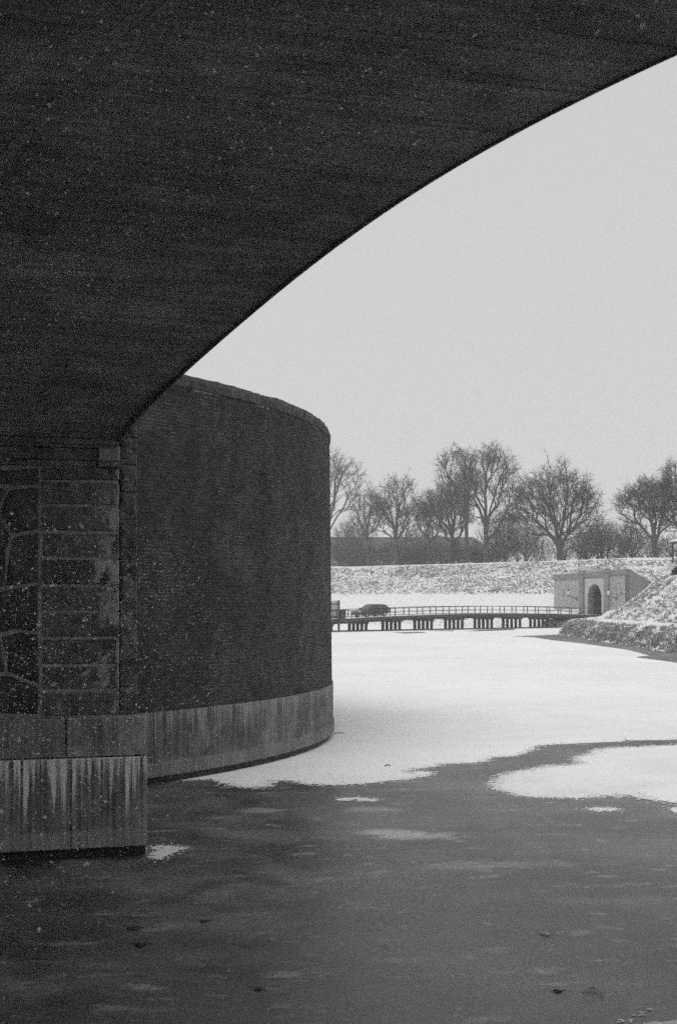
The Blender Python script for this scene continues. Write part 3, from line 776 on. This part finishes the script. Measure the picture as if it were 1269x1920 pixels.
for sy in (-1, 1):
    for (xa, xb, xc, xd) in ((.72, .22, -.28, -.28), (-.38, -.38, -1.2, -1.2), (-1.3, -1.3, -1.75, -1.95)):
        mb = MB(); hw = .885
        mb.quad(CP(xa, sy*hw, 1.0), CP(xb, sy*.735, 1.36), CP(xc, sy*.735, 1.385), CP(xd, sy*hw, 1.0)); mb.build('side_window', M['glass'], car)
    mb = MB(); mb.box(lambda x, y, z: CP(x, y, z), 2.02, 2.24, sy*.62-.14, sy*.62+.14, .60, .74); mb.build('headlight', M['lens'], car)
    mb = MB(); mb.box(lambda x, y, z: CP(x, y, z), -2.31, -2.2, sy*.62-.1, sy*.62+.1, .75, .98); mb.build('tail_light', M['rim'], car)
    mb = MB(); mb.box(lambda x, y, z: CP(x, y, z), .72, .86, sy*.98-.09, sy*.98+.09, .98, 1.12); mb.build('wing_mirror', M['paint'], car)
    for xw in (1.38, -1.38):
        mb = MB(); mb.tube(CP(xw, sy*.72, .31), CP(xw, sy*.93, .31), .31, .31, 18); wh = mb.build('wheel', M['tyre'], car)
        mb = MB(); mb.tube(CP(xw, sy*.931, .31), CP(xw, sy*.945, .31), .2, .18, 14); mb.build('rim', M['rim'], wh)

# ------------------------------------------------------------------ fortress gate in the rampart
gate = empty('fortress_gate', (GC.x, GC.y, 1.2)); tag(gate, 'brick fortress gate with an arched passage set into the snowy rampart', 'gate')
GE = RA; GO = RN
def GP(e, o, z): p = GC + GE*e + GO*o; return Vector((p.x, p.y, z))
EL, ER, ZG = -7.3, 5.2, .9
def gtop(e): return 7.4 + (e-EL)/(ER-EL)*.6
AW, ASP, AH = 1.22, 3.9, 2.1                      # half width, springing height, arch rise (slightly pointed)
arcp = []
for k in range(17):
    th = math.pi*k/16; arcp.append((-AW*math.cos(th), ASP + AH*math.sin(th)**.9))
def gate_wall(name, mat, z_of_top, o0, o1, el, er):
    mb = MB()
    for (a, b) in ((el, -AW), (AW, er)):
        mb.quad(GP(a, o0, ZG), GP(b, o0, ZG), GP(b, o0, z_of_top(b)), GP(a, o0, z_of_top(a)))
    for (p, q) in zip(arcp[:-1], arcp[1:]):
        mb.quad(GP(p[0], o0, p[1]), GP(q[0], o0, q[1]), GP(q[0], o0, z_of_top(q[0])), GP(p[0], o0, z_of_top(p[0])))
        mb.quad(GP(p[0], o0, p[1]), GP(p[0], o1, p[1]), GP(q[0], o1, q[1]), GP(q[0], o0, q[1]))
        mb.quad(GP(p[0], o0, z_of_top(p[0])), GP(q[0], o0, z_of_top(q[0])), GP(q[0], o1, z_of_top(q[0])), GP(p[0], o1, z_of_top(p[0])))
    for s in (-1, 1): mb.quad(GP(s*AW, o0, ZG), GP(s*AW, o1, ZG), GP(s*AW, o1, ASP), GP(s*AW, o0, ASP))
    for (a, b) in ((el, -AW), (AW, er)): mb.quad(GP(a, o0, z_of_top(a)), GP(b, o0, z_of_top(b)), GP(b, o1, z_of_top(b)), GP(a, o1, z_of_top(a)))
    for a in (el, er): mb.quad(GP(a, o0, ZG), GP(a, o1, ZG), GP(a, o1, z_of_top(a)), GP(a, o0, z_of_top(a)))
    return mb.build(name, mat, gate)
gate_wall('wall', M['gate_brick'], lambda e: gtop(e)-.02, 0, -1.2, EL, ER)
gate_wall('arch_surround', M['gate_pale'], lambda e: 6.75, .05, -.02, -1.75, 1.75)
mb = MB()
for (a, b) in ((EL-.06, -2.62), (-1.78, 1.78), (2.62, ER+.04)):
    i = len(mb.v)
    for e in (a, b):
        for (o, z) in ((-1.25, -.75), (.12, -.75), (.16, -.6), (.16, -.02), (.05, .06), (-1.25, .06)): mb.v.append(GP(e, o, gtop(e)+z))
    for k in range(6): mb.f.append((i+k, i+6+k, i+6+(k+1) % 6, i+(k+1) % 6))
    mb.f.append(tuple(i+k for k in reversed(range(6)))); mb.f.append(tuple(i+6+k for k in range(6)))
mb.build('cornice', M['gate_dark'], gate)
for e in (-2.2, 2.2):
    mb = MB(); gf = lambda x, y, z: GP(e+x, -y, z)
    mb.box(gf, -.38, .38, -.34, .1, ZG, gtop(e)-.3); mb.box(gf, -.5, .5, -.42, .1, ZG, ZG+1.0); mb.build('pilaster', M['gate_dark'], gate)
    mb = MB(); mb.box(gf, -.48, .48, -.44, .3, gtop(e)-.29, gtop(e)+.1); mb.box(gf, -.38, .38, -.34, .2, gtop(e)+.1, gtop(e)+.32); mb.build('pilaster_cap', M['gate_dark'], gate)
# return wall to the right, its top falling with the slope; its side shade is put into the darker material
mb = MB(); L = 6.5
top = [(0, 8.0), (1.1, 7.95), (L, 6.2)]
for (a, za), (b, zb) in zip(top[:-1], top[1:]):
    mb.quad(GP(ER, -a, ZG), GP(ER, -b, ZG), GP(ER, -b, zb), GP(ER, -a, za)); mb.quad(GP(ER-.6, -a, ZG), GP(ER-.6, -a, za), GP(ER-.6, -b, zb), GP(ER-.6, -b, ZG)); mb.quad(GP(ER, -a, za), GP(ER, -b, zb), GP(ER-.6, -b, zb), GP(ER-.6, -a, za))
mb.quad(GP(ER, -L, ZG), GP(ER-.6, -L, ZG), GP(ER-.6, -L, 6.2), GP(ER, -L, 6.2)); mb.build('wing_wall', M['gate_dark'], gate)
mb = MB(); mb.quad(GP(ER+.002, -.1, 7.2), GP(ER+.05, -.1, 7.2), GP(ER+.05, -.1, 8.02), GP(ER+.002, -.1, 8.02))
# passage behind the arch and its door
mb = MB()
for (p, q) in zip(arcp[:-1], arcp[1:]): mb.quad(GP(p[0]*1.15, -1.2, p[1]), GP(q[0]*1.15, -1.2, q[1]), GP(q[0]*1.15, -8, q[1]), GP(p[0]*1.15, -8, p[1]))
for s in (-1, 1): mb.quad(GP(s*AW*1.15, -1.2, ZG), GP(s*AW*1.15, -8, ZG), GP(s*AW*1.15, -8, ASP), GP(s*AW*1.15, -1.2, ASP))
mb.quad(GP(-2, .3, 1.35), GP(2, .3, 1.35), GP(2, -8, 1.35), GP(-2, -8, 1.35)); mb.build('passage', M['tunnel'], gate)
mb = MB(); mb.box(lambda x, y, z: GP(x, -y, z), -1.5, 1.5, 7.8, 8.1, ZG, 6.3); mb.build('inner_door', M['timber'], gate)
mb = MB(); mb.box(lambda x, y, z: GP(x, -y, z), -AW-.1, -AW+.06, 1.3, 2.6, 1.4, 4.4); mb.build('door_leaf', M['tunnel'], gate)
for (e, z) in ((-5.6, 4.9), (3.7, 5.1), (4.55, 5.0)):
    mb = MB(); mb.box(lambda x, y, z_: GP(e+x, -y, z+z_), -.06, .06, -.05, .02, -.55, .55); mb.box(lambda x, y, z_: GP(e+x, -y, z+z_), -.06, .26, -.055, .02, -.55, -.42); mb.build('wall_anchor', M['gate_dark'], gate)
for e in (-3.9, 3.1):
    mb = MB(); mb.tube(GP(e+.75, .05, 4.0), GP(e, .95, 4.35), .045, .045, 8); mb.tube(GP(e+.75, .05, 3.75), GP(e+.75, .05, 4.2), .09, .09, 8); brk = mb.build('lantern_bracket', M['iron'], gate)
    mb = MB(); mb.tube(GP(e, .95, 4.35), GP(e, .95, 4.5), .10, .16, 8); mb.tube(GP(e, .95, 5.05), GP(e, .95, 5.3), .22, .06, 8); mb.tube(GP(e, .95, 5.3), GP(e, .95, 5.5), .05, .03, 8); mb.build('lantern_frame', M['iron'], brk)
    mb = MB(); mb.tube(GP(e, .95, 4.5), GP(e, .95, 5.05), .16, .22, 8); mb.build('lantern_glass', M['lens'], brk)

# ------------------------------------------------------------------ trees (bare)
def grow(seed, targets, trunk, bf=.45, tw=5, twl=.9, r0=.014, ex=2.42):
    """joins crown points to a trunk by short, direct limbs; returns arrays of node position, parent, radius"""
    r = random.Random(seed); nr = np.random.default_rng(seed)
    cap = len(trunk) + len(targets)*(4 + tw*2) + 10
    P = np.zeros((cap, 3)); par = np.full(cap, -1, int); plen = np.zeros(cap); D = np.zeros((cap, 3)); n = 0; ok = np.zeros(cap, bool)
    for (x, y, z, p) in trunk:
        P[n] = (x, y, z); par[n] = p
        if p >= 0: plen[n] = plen[p] + np.linalg.norm(P[n]-P[p]); D[n] = (P[n]-P[p])/max(1e-6, np.linalg.norm(P[n]-P[p]))
        else: D[n] = (0, 0, 1)
        ok[n] = True; n += 1
    ok[0] = False
    tip = []
    top = P[n-1].copy()
    order = np.argsort(np.linalg.norm(targets-P[1], axis=1) + nr.normal(0, .6, len(targets)))
    for k in order:
        t = targets[k]; d = t - P[:n]; L = np.linalg.norm(d, axis=1)+1e-6
        al = (d*D[:n]).sum(1)/L
        cost = L*(1 + .35*(1-al)) + bf*plen[:n] + np.where(ok[:n], 0, 1e6) + np.where(d[:, 2] < -.4*L, L*1.5, 0)
        i = int(cost.argmin()); a = P[i].copy(); dirn = D[i]*.5 + d[i]/L[i]*.5; Li = L[i]
        m = 2 if Li < 1.6 else (3 if Li < 3.5 else 4)
        prev = i; c = a + dirn*Li*.5 + nr.normal(0, .05*Li, 3)
        for q in range(1, m+1):
            f = q/m; p = a*(1-f)**2 + c*2*f*(1-f) + t*f*f
            P[n] = p; par[n] = prev; st = p - P[prev]; sl_ = np.linalg.norm(st)+1e-6
            plen[n] = plen[prev]+sl_; D[n] = st/sl_; ok[n] = True; prev = n; n += 1
        tip.append(prev)
    nb = n
    for i in tip:
        for _ in range(tw):
            dv = D[i]*1.2 + nr.normal(0, .5, 3) + np.array([0, 0, .1]); dv /= np.linalg.norm(dv)
            p = P[i] - D[i]*r.uniform(0, .5)*twl
            P[n] = p + dv*twl*r.uniform(.35, .7); par[n] = i; D[n] = dv; n += 1
            dv2 = dv + nr.normal(0, .3, 3); dv2 /= np.linalg.norm(dv2)
            P[n] = P[n-1] + dv2*twl*r.uniform(.3, .7); par[n] = n-1; n += 1
    P = P[:n]; par = par[:n]; R = np.zeros(n); acc = np.zeros(n)
    kids = np.bincount(par[par >= 0], minlength=n)
    for i in range(n-1, -1, -1):
        R[i] = r0 if acc[i] == 0 else acc[i]**(1/ex)
        if par[i] >= 0: acc[par[i]] += R[i]**ex
    return P, par, R
def tubes(P, par, R, sel, ns):
    idx = np.where(sel & (par >= 0))[0]
    a, b = P[par[idx]], P[idx]; ra, rb_ = np.minimum(R[par[idx]], R[idx]*1.5), R[idx]
    d = b-a; L = np.linalg.norm(d, axis=1, keepdims=True)+1e-9; d = d/L
    ref = np.where(np.abs(d[:, 2:3]) < .9, np.array([[0, 0, 1.0]]), np.array([[1.0, 0, 0]]))
    u = np.cross(d, ref); u /= np.linalg.norm(u, axis=1, keepdims=True)+1e-9; w = np.cross(d, u)
    V = []
    for (c, rr_) in ((a, ra), (b + d*.0, rb_)):
        for k in range(ns):
            t = 2*math.pi*k/ns; V.append(c + (u*math.cos(t) + w*math.sin(t))*rr_[:, None])
    V = np.stack(V, 1).reshape(-1, 3); m = len(idx); base = np.arange(m)[:, None]*(2*ns); Fq = []
    for k in range(ns): Fq.append(np.concatenate([base+k, base+(k+1) % ns, base+ns+(k+1) % ns, base+ns+k], 1))
    return V, np.concatenate(Fq, 0)
def make_tree(name, base, targets, trunk, seed, label, group=None, cat='tree', thick=.16, **kw):
    P, par, R = grow(seed, targets, trunk, **kw)
    root = empty(name, tuple(base)); tag(root, label, cat, group)
    big = R > thick
    for nm, sel, ns, mt in (('trunk', big, 7, 'bark'), ('crown', ~big, 3, 'twig')):
        V, Fq = tubes(P, par, R, sel, ns)
        if len(Fq): o = np_mesh(nm, V + np.array(tuple(base)), Fq, M[mt], root); 
    return root
def crown_pts(nr, n, lobes, shell=.55):
    out = []; wts = np.array([l[3]*l[4]*l[5] for l in lobes])**.67; wts /= wts.sum()
    for k, (cx, cy, cz, rx, ry, rz) in enumerate(lobes):
        m = int(n*wts[k])+1; d = nr.normal(0, 1, (m, 3)); d /= np.linalg.norm(d, axis=1, keepdims=True)
        rad = nr.uniform(shell**3, 1, (m, 1))**(1/3) if shell > 0 else nr.uniform(0, 1, (m, 1))**(1/3)
        rad *= 1 + .10*np.sin(d[:, :1]*7 + k)*np.cos(d[:, 1:2]*6)
        pts = np.array([cx, cy, cz]) + d*rad*np.array([rx, ry, rz])
        if shell > .3:                                       # part of the twigs gather in clumps, leaving gaps between
            K = 11; g = nr.normal(0, 1, (K, 3)); g[:, 2] = np.abs(g[:, 2])*.9 - .15; g /= np.linalg.norm(g, axis=1, keepdims=True)
            cl = np.array([cx, cy, cz]) + g*nr.uniform(.62, .95, (K, 1))*np.array([rx, ry, rz]); q = nr.random(m) < .5
            pts[q] = cl[nr.integers(0, K, q.sum())] + nr.normal(0, .17, (q.sum(), 3))*np.array([rx, ry, rz])
        out.append(pts)
    return np.concatenate(out)
def at_rampart(px, v):
    xs = (px-CX)/F                                   # where the sight line of this column meets the line v on the rampart top
    u = (xs*(RO.y + RN.y*v) - (RO.x + RN.x*v))/(RA.x - xs*RA.y); return u, RP(u, v, rampart_z(u, v))

def stems_trunk(forks, lean, seed):
    """trunk polyline list: first the bole, then main stems given as (dx, dz_start, x_end, z_end)"""
    r = random.Random(seed); tr = [(0, 0, -.4, -1)]; m = 5
    for k in range(1, m+1):
        f = k/m; tr.append((lean[0]*f + r.gauss(0, .04), r.gauss(0, .05), lean[1]*f, len(tr)-1))
    top = len(tr)-1
    for (xe, ye, ze) in forks:
        prev = top; x0, y0, z0 = tr[top][:3]; m = 5
        for k in range(1, m+1):
            f = k/m; g = f**1.25 if abs(xe-x0) > 1 else f
            tr.append((x0 + (xe-x0)*(f*.55 + .45*f*f) + r.gauss(0, .12), y0 + (ye-y0)*f + r.gauss(0, .12), z0 + (ze-z0)*f, prev)); prev = len(tr)-1
    return tr
TREES = [
 # px, v, scale fn: everything below in photo pixels relative to the base: bole (dx, h), stems (dx, h), lobes (dx, h, rx, rz)
 dict(px=612, v=-6, bole=(2, 55), stems=[(14, 130), (-20, 140), (30, 110)], lobes=[(6, 150, 62, 62), (-40, 130, 50, 60), (40, 165, 32, 42)], n=750, label='tall bare tree half hidden behind the curved brick wall'),
 dict(px=690, v=-12, bole=(-2, 70), stems=[(-8, 115), (8, 120)], lobes=[(-2, 105, 34, 44)], n=330, label='slender bare tree next to the tree partly hidden by the brick wall'),
 dict(px=742, v=-5, bole=(0, 52), stems=[(-16, 115), (12, 130), (2, 120)], lobes=[(2, 118, 44, 50), (-30, 90, 28, 34), (28, 80, 28, 40)], n=620, label='bare forked tree of middle height in front of the long dark roof'),
 dict(px=806, v=-9, bole=(-4, 60), stems=[(-10, 100), (4, 105)], lobes=[(-4, 92, 32, 46)], n=240, label='thin young bare tree between the forked tree and the dense dark tree'),
 dict(px=848, v=-11, bole=(0, 48), stems=[(-18, 100), (10, 110), (-4, 120)], lobes=[(-8, 100, 48, 54)], n=800, label='dense dark bare tree leaning against the tallest pair of trees'),
 dict(px=876, v=-7, bole=(-3, 70), stems=[(-6, 170), (-34, 160), (8, 165)], lobes=[(-16, 170, 44, 48), (-30, 130, 36, 46)], n=430, label='tall bare tree with a straight dark stem, left of the tallest pair'),
 dict(px=911, v=-4, bole=(0, 66), stems=[(-2, 165), (24, 160), (-50, 155), (36, 100)], lobes=[(4, 172, 56, 50), (38, 120, 34, 52), (-40, 140, 46, 40), (30, 76, 52, 22)], n=1000, label='tallest bare tree with a thick leaning trunk on the rampart'),
 dict(px=1050, v=-4, bole=(-2, 24), stems=[(-18, 120), (-76, 98), (14, 110), (-36, 130), (52, 80)], lobes=[(-14, 118, 66, 62), (-56, 84, 46, 50), (46, 80, 36, 48), (10, 110, 58, 60)], n=1350, label='broad round-crowned bare tree with low forking stems above the gate'),
 dict(px=1228, v=-4, bole=(0, 14), stems=[(-20, 100), (4, 105), (16, 90)], lobes=[(-12, 112, 48, 40), (-44, 92, 32, 30), (24, 100, 40, 48)], n=820, label='bare twin-stemmed tree near the lookout hut'),
 dict(px=1292, v=-8, bole=(0, 50), stems=[(-14, 130), (10, 130)], lobes=[(-8, 128, 46, 58), (-20, 80, 40, 40)], n=560, label='bare tree behind the lookout hut'),
]
for k, T in enumerate(TREES):
    u, b = at_rampart(T['px'], T['v']); m = b.y/F; nr = np.random.default_rng(100+k)
    lobes = [(dx*m, nr.normal(0, .5), h*m, rx*m, rx*m*.9, rz*m) for dx, h, rx, rz in T['lobes']]
    tg = crown_pts(nr, int(T['n']*1.1), lobes, .58); tg = tg[tg[:, 2] > 3.0]
    tr = stems_trunk([(dx*m, nr.normal(0, 1.2), h*m) for dx, h in T['stems']], (T['bole'][0]*m, T['bole'][1]*m), k)
    make_tree('bare_tree', b, tg, tr, 50+k, T['label'], 'bare trees along the rampart', r0=.0130, tw=5, twl=1.15, bf=.5, thick=.12, ex=2.40)

# background trees and shrubs beyond the rampart crest
nr = np.random.default_rng(5)
BG = [(668, -30, 108, 40, 'hazy bare tree rising behind the left part of the long roof'), (775, -34, 100, 44, 'hazy bare tree rising behind the middle of the long roof'), (930, -38, 92, 46, 'hazy bare tree past the right end of the long roof'), (655, -20, 95, 40, 'bare tree in the undergrowth behind the slender tree'), (945, -26, 80, 34, 'small hazy bare tree right of the tallest tree'), (985, -30, 95, 36, 'small hazy bare tree left of the broad round-crowned tree'), (1100, -22, 75, 36, 'small bushy tree just right of the broad round-crowned tree'), (1128, -18, 85, 32, 'taller bushy tree in the thicket between broad tree and twin-stemmed tree'), (1185, -16, 78, 34, 'small dark bushy tree beside the twin-stemmed tree')]
for k, (px, v, hp, rp, lb) in enumerate(BG):
    u, b = at_rampart(px, v); m = b.y/F
    tg = crown_pts(nr, 330, [(0, 0, hp*m*.58, rp*m, rp*m, hp*m*.40)], .1); tg = tg[tg[:, 2] > .8]
    tr = stems_trunk([(nr.normal(0, 8)*m, 0, hp*m*.7), (nr.normal(0, 12)*m, 0, hp*m*.6)], (0, hp*m*.25), 30+k)
    make_tree('small_tree', b, tg, tr, 80+k, lb, 'small trees behind the rampart crest', r0=.013, tw=4, twl=1.1, thick=.10, bf=.6)
k = 0
for px in list(range(632, 925, 14)) + list(range(930, 1300, 19)):
    px += nr.uniform(-7, 7); far = px > 925; v = nr.uniform(-34, -12) if far else nr.uniform(-18, -9); u, b = at_rampart(px, v); m = b.y/F
    hp = nr.uniform(40, 78) if far else nr.uniform(26, 58); rp = nr.uniform(14, 30)
    tg = crown_pts(nr, 190 if far else 170, [(0, 0, hp*m*.45, rp*m, rp*m*.8, hp*m*.45), (nr.normal(0, .4)*rp*m, 0, hp*m*.62, rp*m*.5, rp*m*.5, hp*m*.42)], 0); tg = tg[tg[:, 2] > .15]
    tr = [(0, 0, -.3, -1), (0, 0, .15, 0)]
    for q in range(5): tr += [(nr.normal(0, .12)*rp*m, nr.normal(0, .3), hp*m*.2, 1), (nr.normal(0, .3)*rp*m, nr.normal(0, .5), hp*m*nr.uniform(.4, .75), len(tr))]
    make_tree('bare_shrub', b, tg, tr, 200+k, *(('tall twiggy bare shrub in the hazy thicket beyond the rampart crest', 'thicket shrubs beyond the rampart crest') if far else ('low twiggy bare shrub in the hedge below the long dark roof', 'hedge shrubs below the long roof')), cat='shrub', r0=.010 if far else .013, tw=3, twl=1.0, thick=.09, bf=.5); k += 1

# ------------------------------------------------------------------ long building behind the trees
BX0, BX1, BY, BYB = -20.0, 34.0, 322.0, 333.0; zb = 10.2; ze = 15.4; zr = 18.5
bld = empty('barracks', ((BX0+BX1)/2, BY, zb)); tag(bld, 'long low building with a dark roof seen through the bare trees', 'building')
idf = lambda x, y, z: Vector((x, y, z))
mb = MB(); mb.box(idf, BX0, BX1, BY, BYB, zb-.5, ze); mb.build('wall', M['plaster'], bld)
mb = MB(); e = .5; ym = (BY+BYB)/2
a, b, c, d = [Vector(p) for p in ((BX0-e, BY-e, ze+.01), (BX1+e, BY-e, ze+.01), (BX1+e, BYB+e, ze+.01), (BX0-e, BYB+e, ze+.01))]
p, q = Vector((BX0+3, ym, zr)), Vector((BX1-3, ym, zr))
mb.quad(a, b, q, p); mb.quad(c, d, p, q); mb.poly([b, c, q]); mb.poly([d, a, p]); mb.quad(d, c, b, a); roof = mb.build('roof', M['roof'], bld)
for x in (-8, 6, 20):
    mb = MB(); mb.box(idf, x-.5, x+.5, ym-.5, ym+.5, zr-.6, zr+.9); mb.build('chimney', M['plaster'], roof)
for i in range(15):
    x = BX0 + 2.4 + i*3.4
    mb = MB(); mb.box(idf, x-.65, x+.65, BY-.06, BY-.002, 12.6, 14.4); w = mb.build('window', M['gate_pale'], bld)
    mb = MB(); mb.quad(idf(x-.52, BY-.064, 12.72), idf(x+.52, BY-.064, 12.72), idf(x+.52, BY-.064, 14.28), idf(x-.52, BY-.064, 14.28)); mb.build('pane', M['pane'], w)
    mb = MB(); mb.box(idf, x-.8, x+.8, BY-.25, BY-.07, 12.45, 12.59); mb.build('snowy_sill', M['snow'], w)

# ------------------------------------------------------------------ lookout hut at the crest on the right, evergreen bush
u, hb = at_rampart(1288, 1.0); hut = empty('lookout_hut', tuple(hb)); tag(hut, 'small timber hut with snow on its eaves at the rampart crest', 'hut')
hf = lambda x, y, z: Vector((hb.x+x, hb.y+y, hb.z+z))
mb = MB(); mb.box(hf, -1.25, 1.25, -1.0, 1.2, -.3, 2.5); mb.build('wall', M['gate_dark'], hut)
for x in (-1.75, 1.75):
    for y in (-1.4, 1.6):
        mb = MB(); mb.box(hf, x-.09, x+.09, y-.09, y+.09, -.4, 2.62); mb.build('post', M['timber'], hut)
for nm, z0, ex_, mt in (('roof', 2.63, 0, 'timber'), ('roof_snow', 2.78, -.06, 'snow')):
    mb = MB(); q = [hf(-2.3-ex_, -2.0-ex_, z0), hf(2.3+ex_, -2.0-ex_, z0), hf(2.3+ex_, 2.2+ex_, z0), hf(-2.3-ex_, 2.2+ex_, z0)]; q2 = [p + Vector((0, 0, .12)) for p in q]; ap = hf(0, .1, z0+1.1)
    for i in range(4): mb.quad(q[i], q[(i+1) % 4], q2[(i+1) % 4], q2[i]); mb.poly([q2[i], q2[(i+1) % 4], ap])
    mb.quad(q[3], q[2], q[1], q[0]); mb.build(nm, M[mt], hut)
mb = MB(); mb.box(hf, -.4, .4, -1.05, -1.0, -.1, 1.9); mb.build('door', M['timber'], hut)

bz = bank_z(35.3, 147); nr = np.random.default_rng(8)
bush = empty('evergreen_bush', (35.3, 147, bz)); tag(bush, 'dark evergreen bush on top of the snowy bank below the hut', 'bush')
V = []; T3 = []
for (cx, cy, cz, R) in ((35.15, 147, bz+.40, .60), (35.8, 147.2, bz+.75, .9), (34.7, 146.8, bz+.15, .3)):
    for _ in range(500):
        d = nr.normal(0, 1, 3); d /= np.linalg.norm(d); p = np.array([cx, cy, cz]) + d*R*nr.uniform(.4, 1.05)*np.array([1, 1, .8]); a = nr.normal(0, .12, 3); b_ = nr.normal(0, .12, 3); i = len(V); V += [p, p+a, p+b_]; T3.append((i, i+1, i+2))
np_mesh('foliage', V, T3, M['evergreen'], bush)
mb = MB(); mb.tube((35.3, 147, bz-.3), (35.3, 147, bz+.6), .08, .05); mb.build('stem', M['bark'], bush)

# ------------------------------------------------------------------ debris frozen on the ice
def leaf(px, py, size, label, mat='leaf', seed=0):
    gx, gy = gnd(px, py); r = random.Random(seed); mb = MB(); n = 14
    for zz in (.006, .018):
        for k in range(n):
            a = 6.283*k/n; R = size*(.45 + .55*abs(math.cos(1.5*a + seed)))*r.uniform(.8, 1.15)
            mb.v.append(Vector((gx + R*math.cos(a), gy + R*1.5*math.sin(a), zz*.5 + (.008*r.random() if zz > .01 else 0))))
    mb.f.append(tuple(reversed(range(n)))); mb.f.append(tuple(range(n, 2*n)))
    for k in range(n): mb.f.append((k, (k+1) % n, n+(k+1) % n, n+k))
    mb.tube((gx, gy, .01), (gx+size*1.9, gy+size*.5, .010), .005, .003, 5); mb.tube((gx, gy, .01), (gx-size*1.6, gy+size*.8, .010), .005, .003, 5)
    tag(mb.build('fallen_leaf', M[mat]), label, 'leaf', 'leaves frozen on the ice')
leaf(252, 1741, .075, 'dark crumpled leaf frozen in the ice in front of the plinth', seed=1)
leaf(264, 1772, .07, 'second dark leaf on the ice, further out from the plinth than the crumpled one', seed=2)
leaf(383, 1728, .045, 'small dark leaf on open ice to the right of the plinth leaves', seed=3)
leaf(484, 1856, .035, 'tiny dark leaf alone on the dark ice', seed=4)
leaf(1022, 1752, .06, 'pale ragged leaf lying on the ice below the small snow patch', 'pale_twig', seed=5)
leaf(1045, 1860, .04, 'dark leaf with pale rim on the ice beside a snowy edge', seed=6)
for (px, py, ln, lb, mt) in ((636, 1376, .26, 'short dark stick on the snow at the foot of the brick wall', 'bark'), (726, 1437, .11, 'tiny dark stick on the snow near the edge of the open ice', 'bark'), (1110, 1862, .16, 'pale stick lying on the dark ice', 'pale_twig')):
    gx, gy = gnd(px, py); mb = MB(); mb.tube((gx-ln/2, gy, .015), (gx+.1*ln, gy+.1, .03), .009, .010, 6); mb.tube((gx+.1*ln, gy+.1, .03), (gx+ln/2, gy-.1, .02), .010, .006, 6); mb.tube((gx, gy+.05, .025), (gx+.2*ln, gy+.3*ln, .04), .006, .003, 5)
    tag(mb.build('stick', M[mt]), lb, 'stick')

# ------------------------------------------------------------------ falling snow and haze
N = 110000; nr = np.random.default_rng(12)
c = np.stack([nr.uniform(-8, 8, N), nr.uniform(3.2, 19, N), nr.uniform(.1, 7.2, N)], 1)
bx, by = c[:, 0] - P0.x, c[:, 1] - P0.y; bt_ = (.31*bx - by)/1.217; bw_ = (-.7*by - bx)/1.217       # position in the bridge's own axes
dep = 7.8 - 2.2*((bt_ - S/2)/(S/2))**2 - c[:, 2]                                                    # depth below the soffit
lee = (bw_ > 7.6) & (c[:, 0] < -.75) | (c[:, 0] < -1.5) & (c[:, 2] < 4.1) & (c[:, 2] > 1.2) | (dep > .02) & (dep < 2.0) & (bw_ > 1.5 + 1.2*dep)   # eddies under the arch, in front of the abutment and along the soffit
c = c[lee]; N = len(c)
R = .0042 + .0080*nr.uniform(0, 1, N)**5
oct_ = np.array([(1, 0, 0), (-1, 0, 0), (0, 1, 0), (0, -1, 0), (0, 0, 1), (0, 0, -1)], float)
st = nr.normal(0, .35, (N, 1, 3))*np.array([1, .4, 1])
V = c[:, None, :] + (oct_[None]*np.array([1, 1, 1.0]) + st*oct_[None, :, 2:3]*1.2)*R[:, None, None]
tri = np.array([(0, 2, 4), (2, 1, 4), (1, 3, 4), (3, 0, 4), (2, 0, 5), (1, 2, 5), (3, 1, 5), (0, 3, 5)])
tag(np_mesh('falling_snow', V.reshape(-1, 3), (np.arange(N)[:, None, None]*6 + tri[None]).reshape(-1, 3), M['flake'], smooth=True), 'snowflakes drifting through the air in front of the dark arch', 'snow', kind='stuff')

mb = MB(); mb.box(idf, -1600, 1600, -800, 1600, -3, 46)
hz = mb.build('haze', None); tag(hz, 'thin grey winter haze over the moat', 'haze', kind='stuff')
hm = bpy.data.materials.new('haze'); hm.use_nodes = True; hn = hm.node_tree.nodes
hn.remove(hn['Principled BSDF']); pv = hn.new('ShaderNodeVolumePrincipled')
pv.inputs['Color'].default_value = (.97, .97, .97, 1); pv.inputs['Density'].default_value = .00055
hm.node_tree.links.new(pv.outputs[0], hn['Material Output'].inputs['Volume']); hz.data.materials.append(hm)
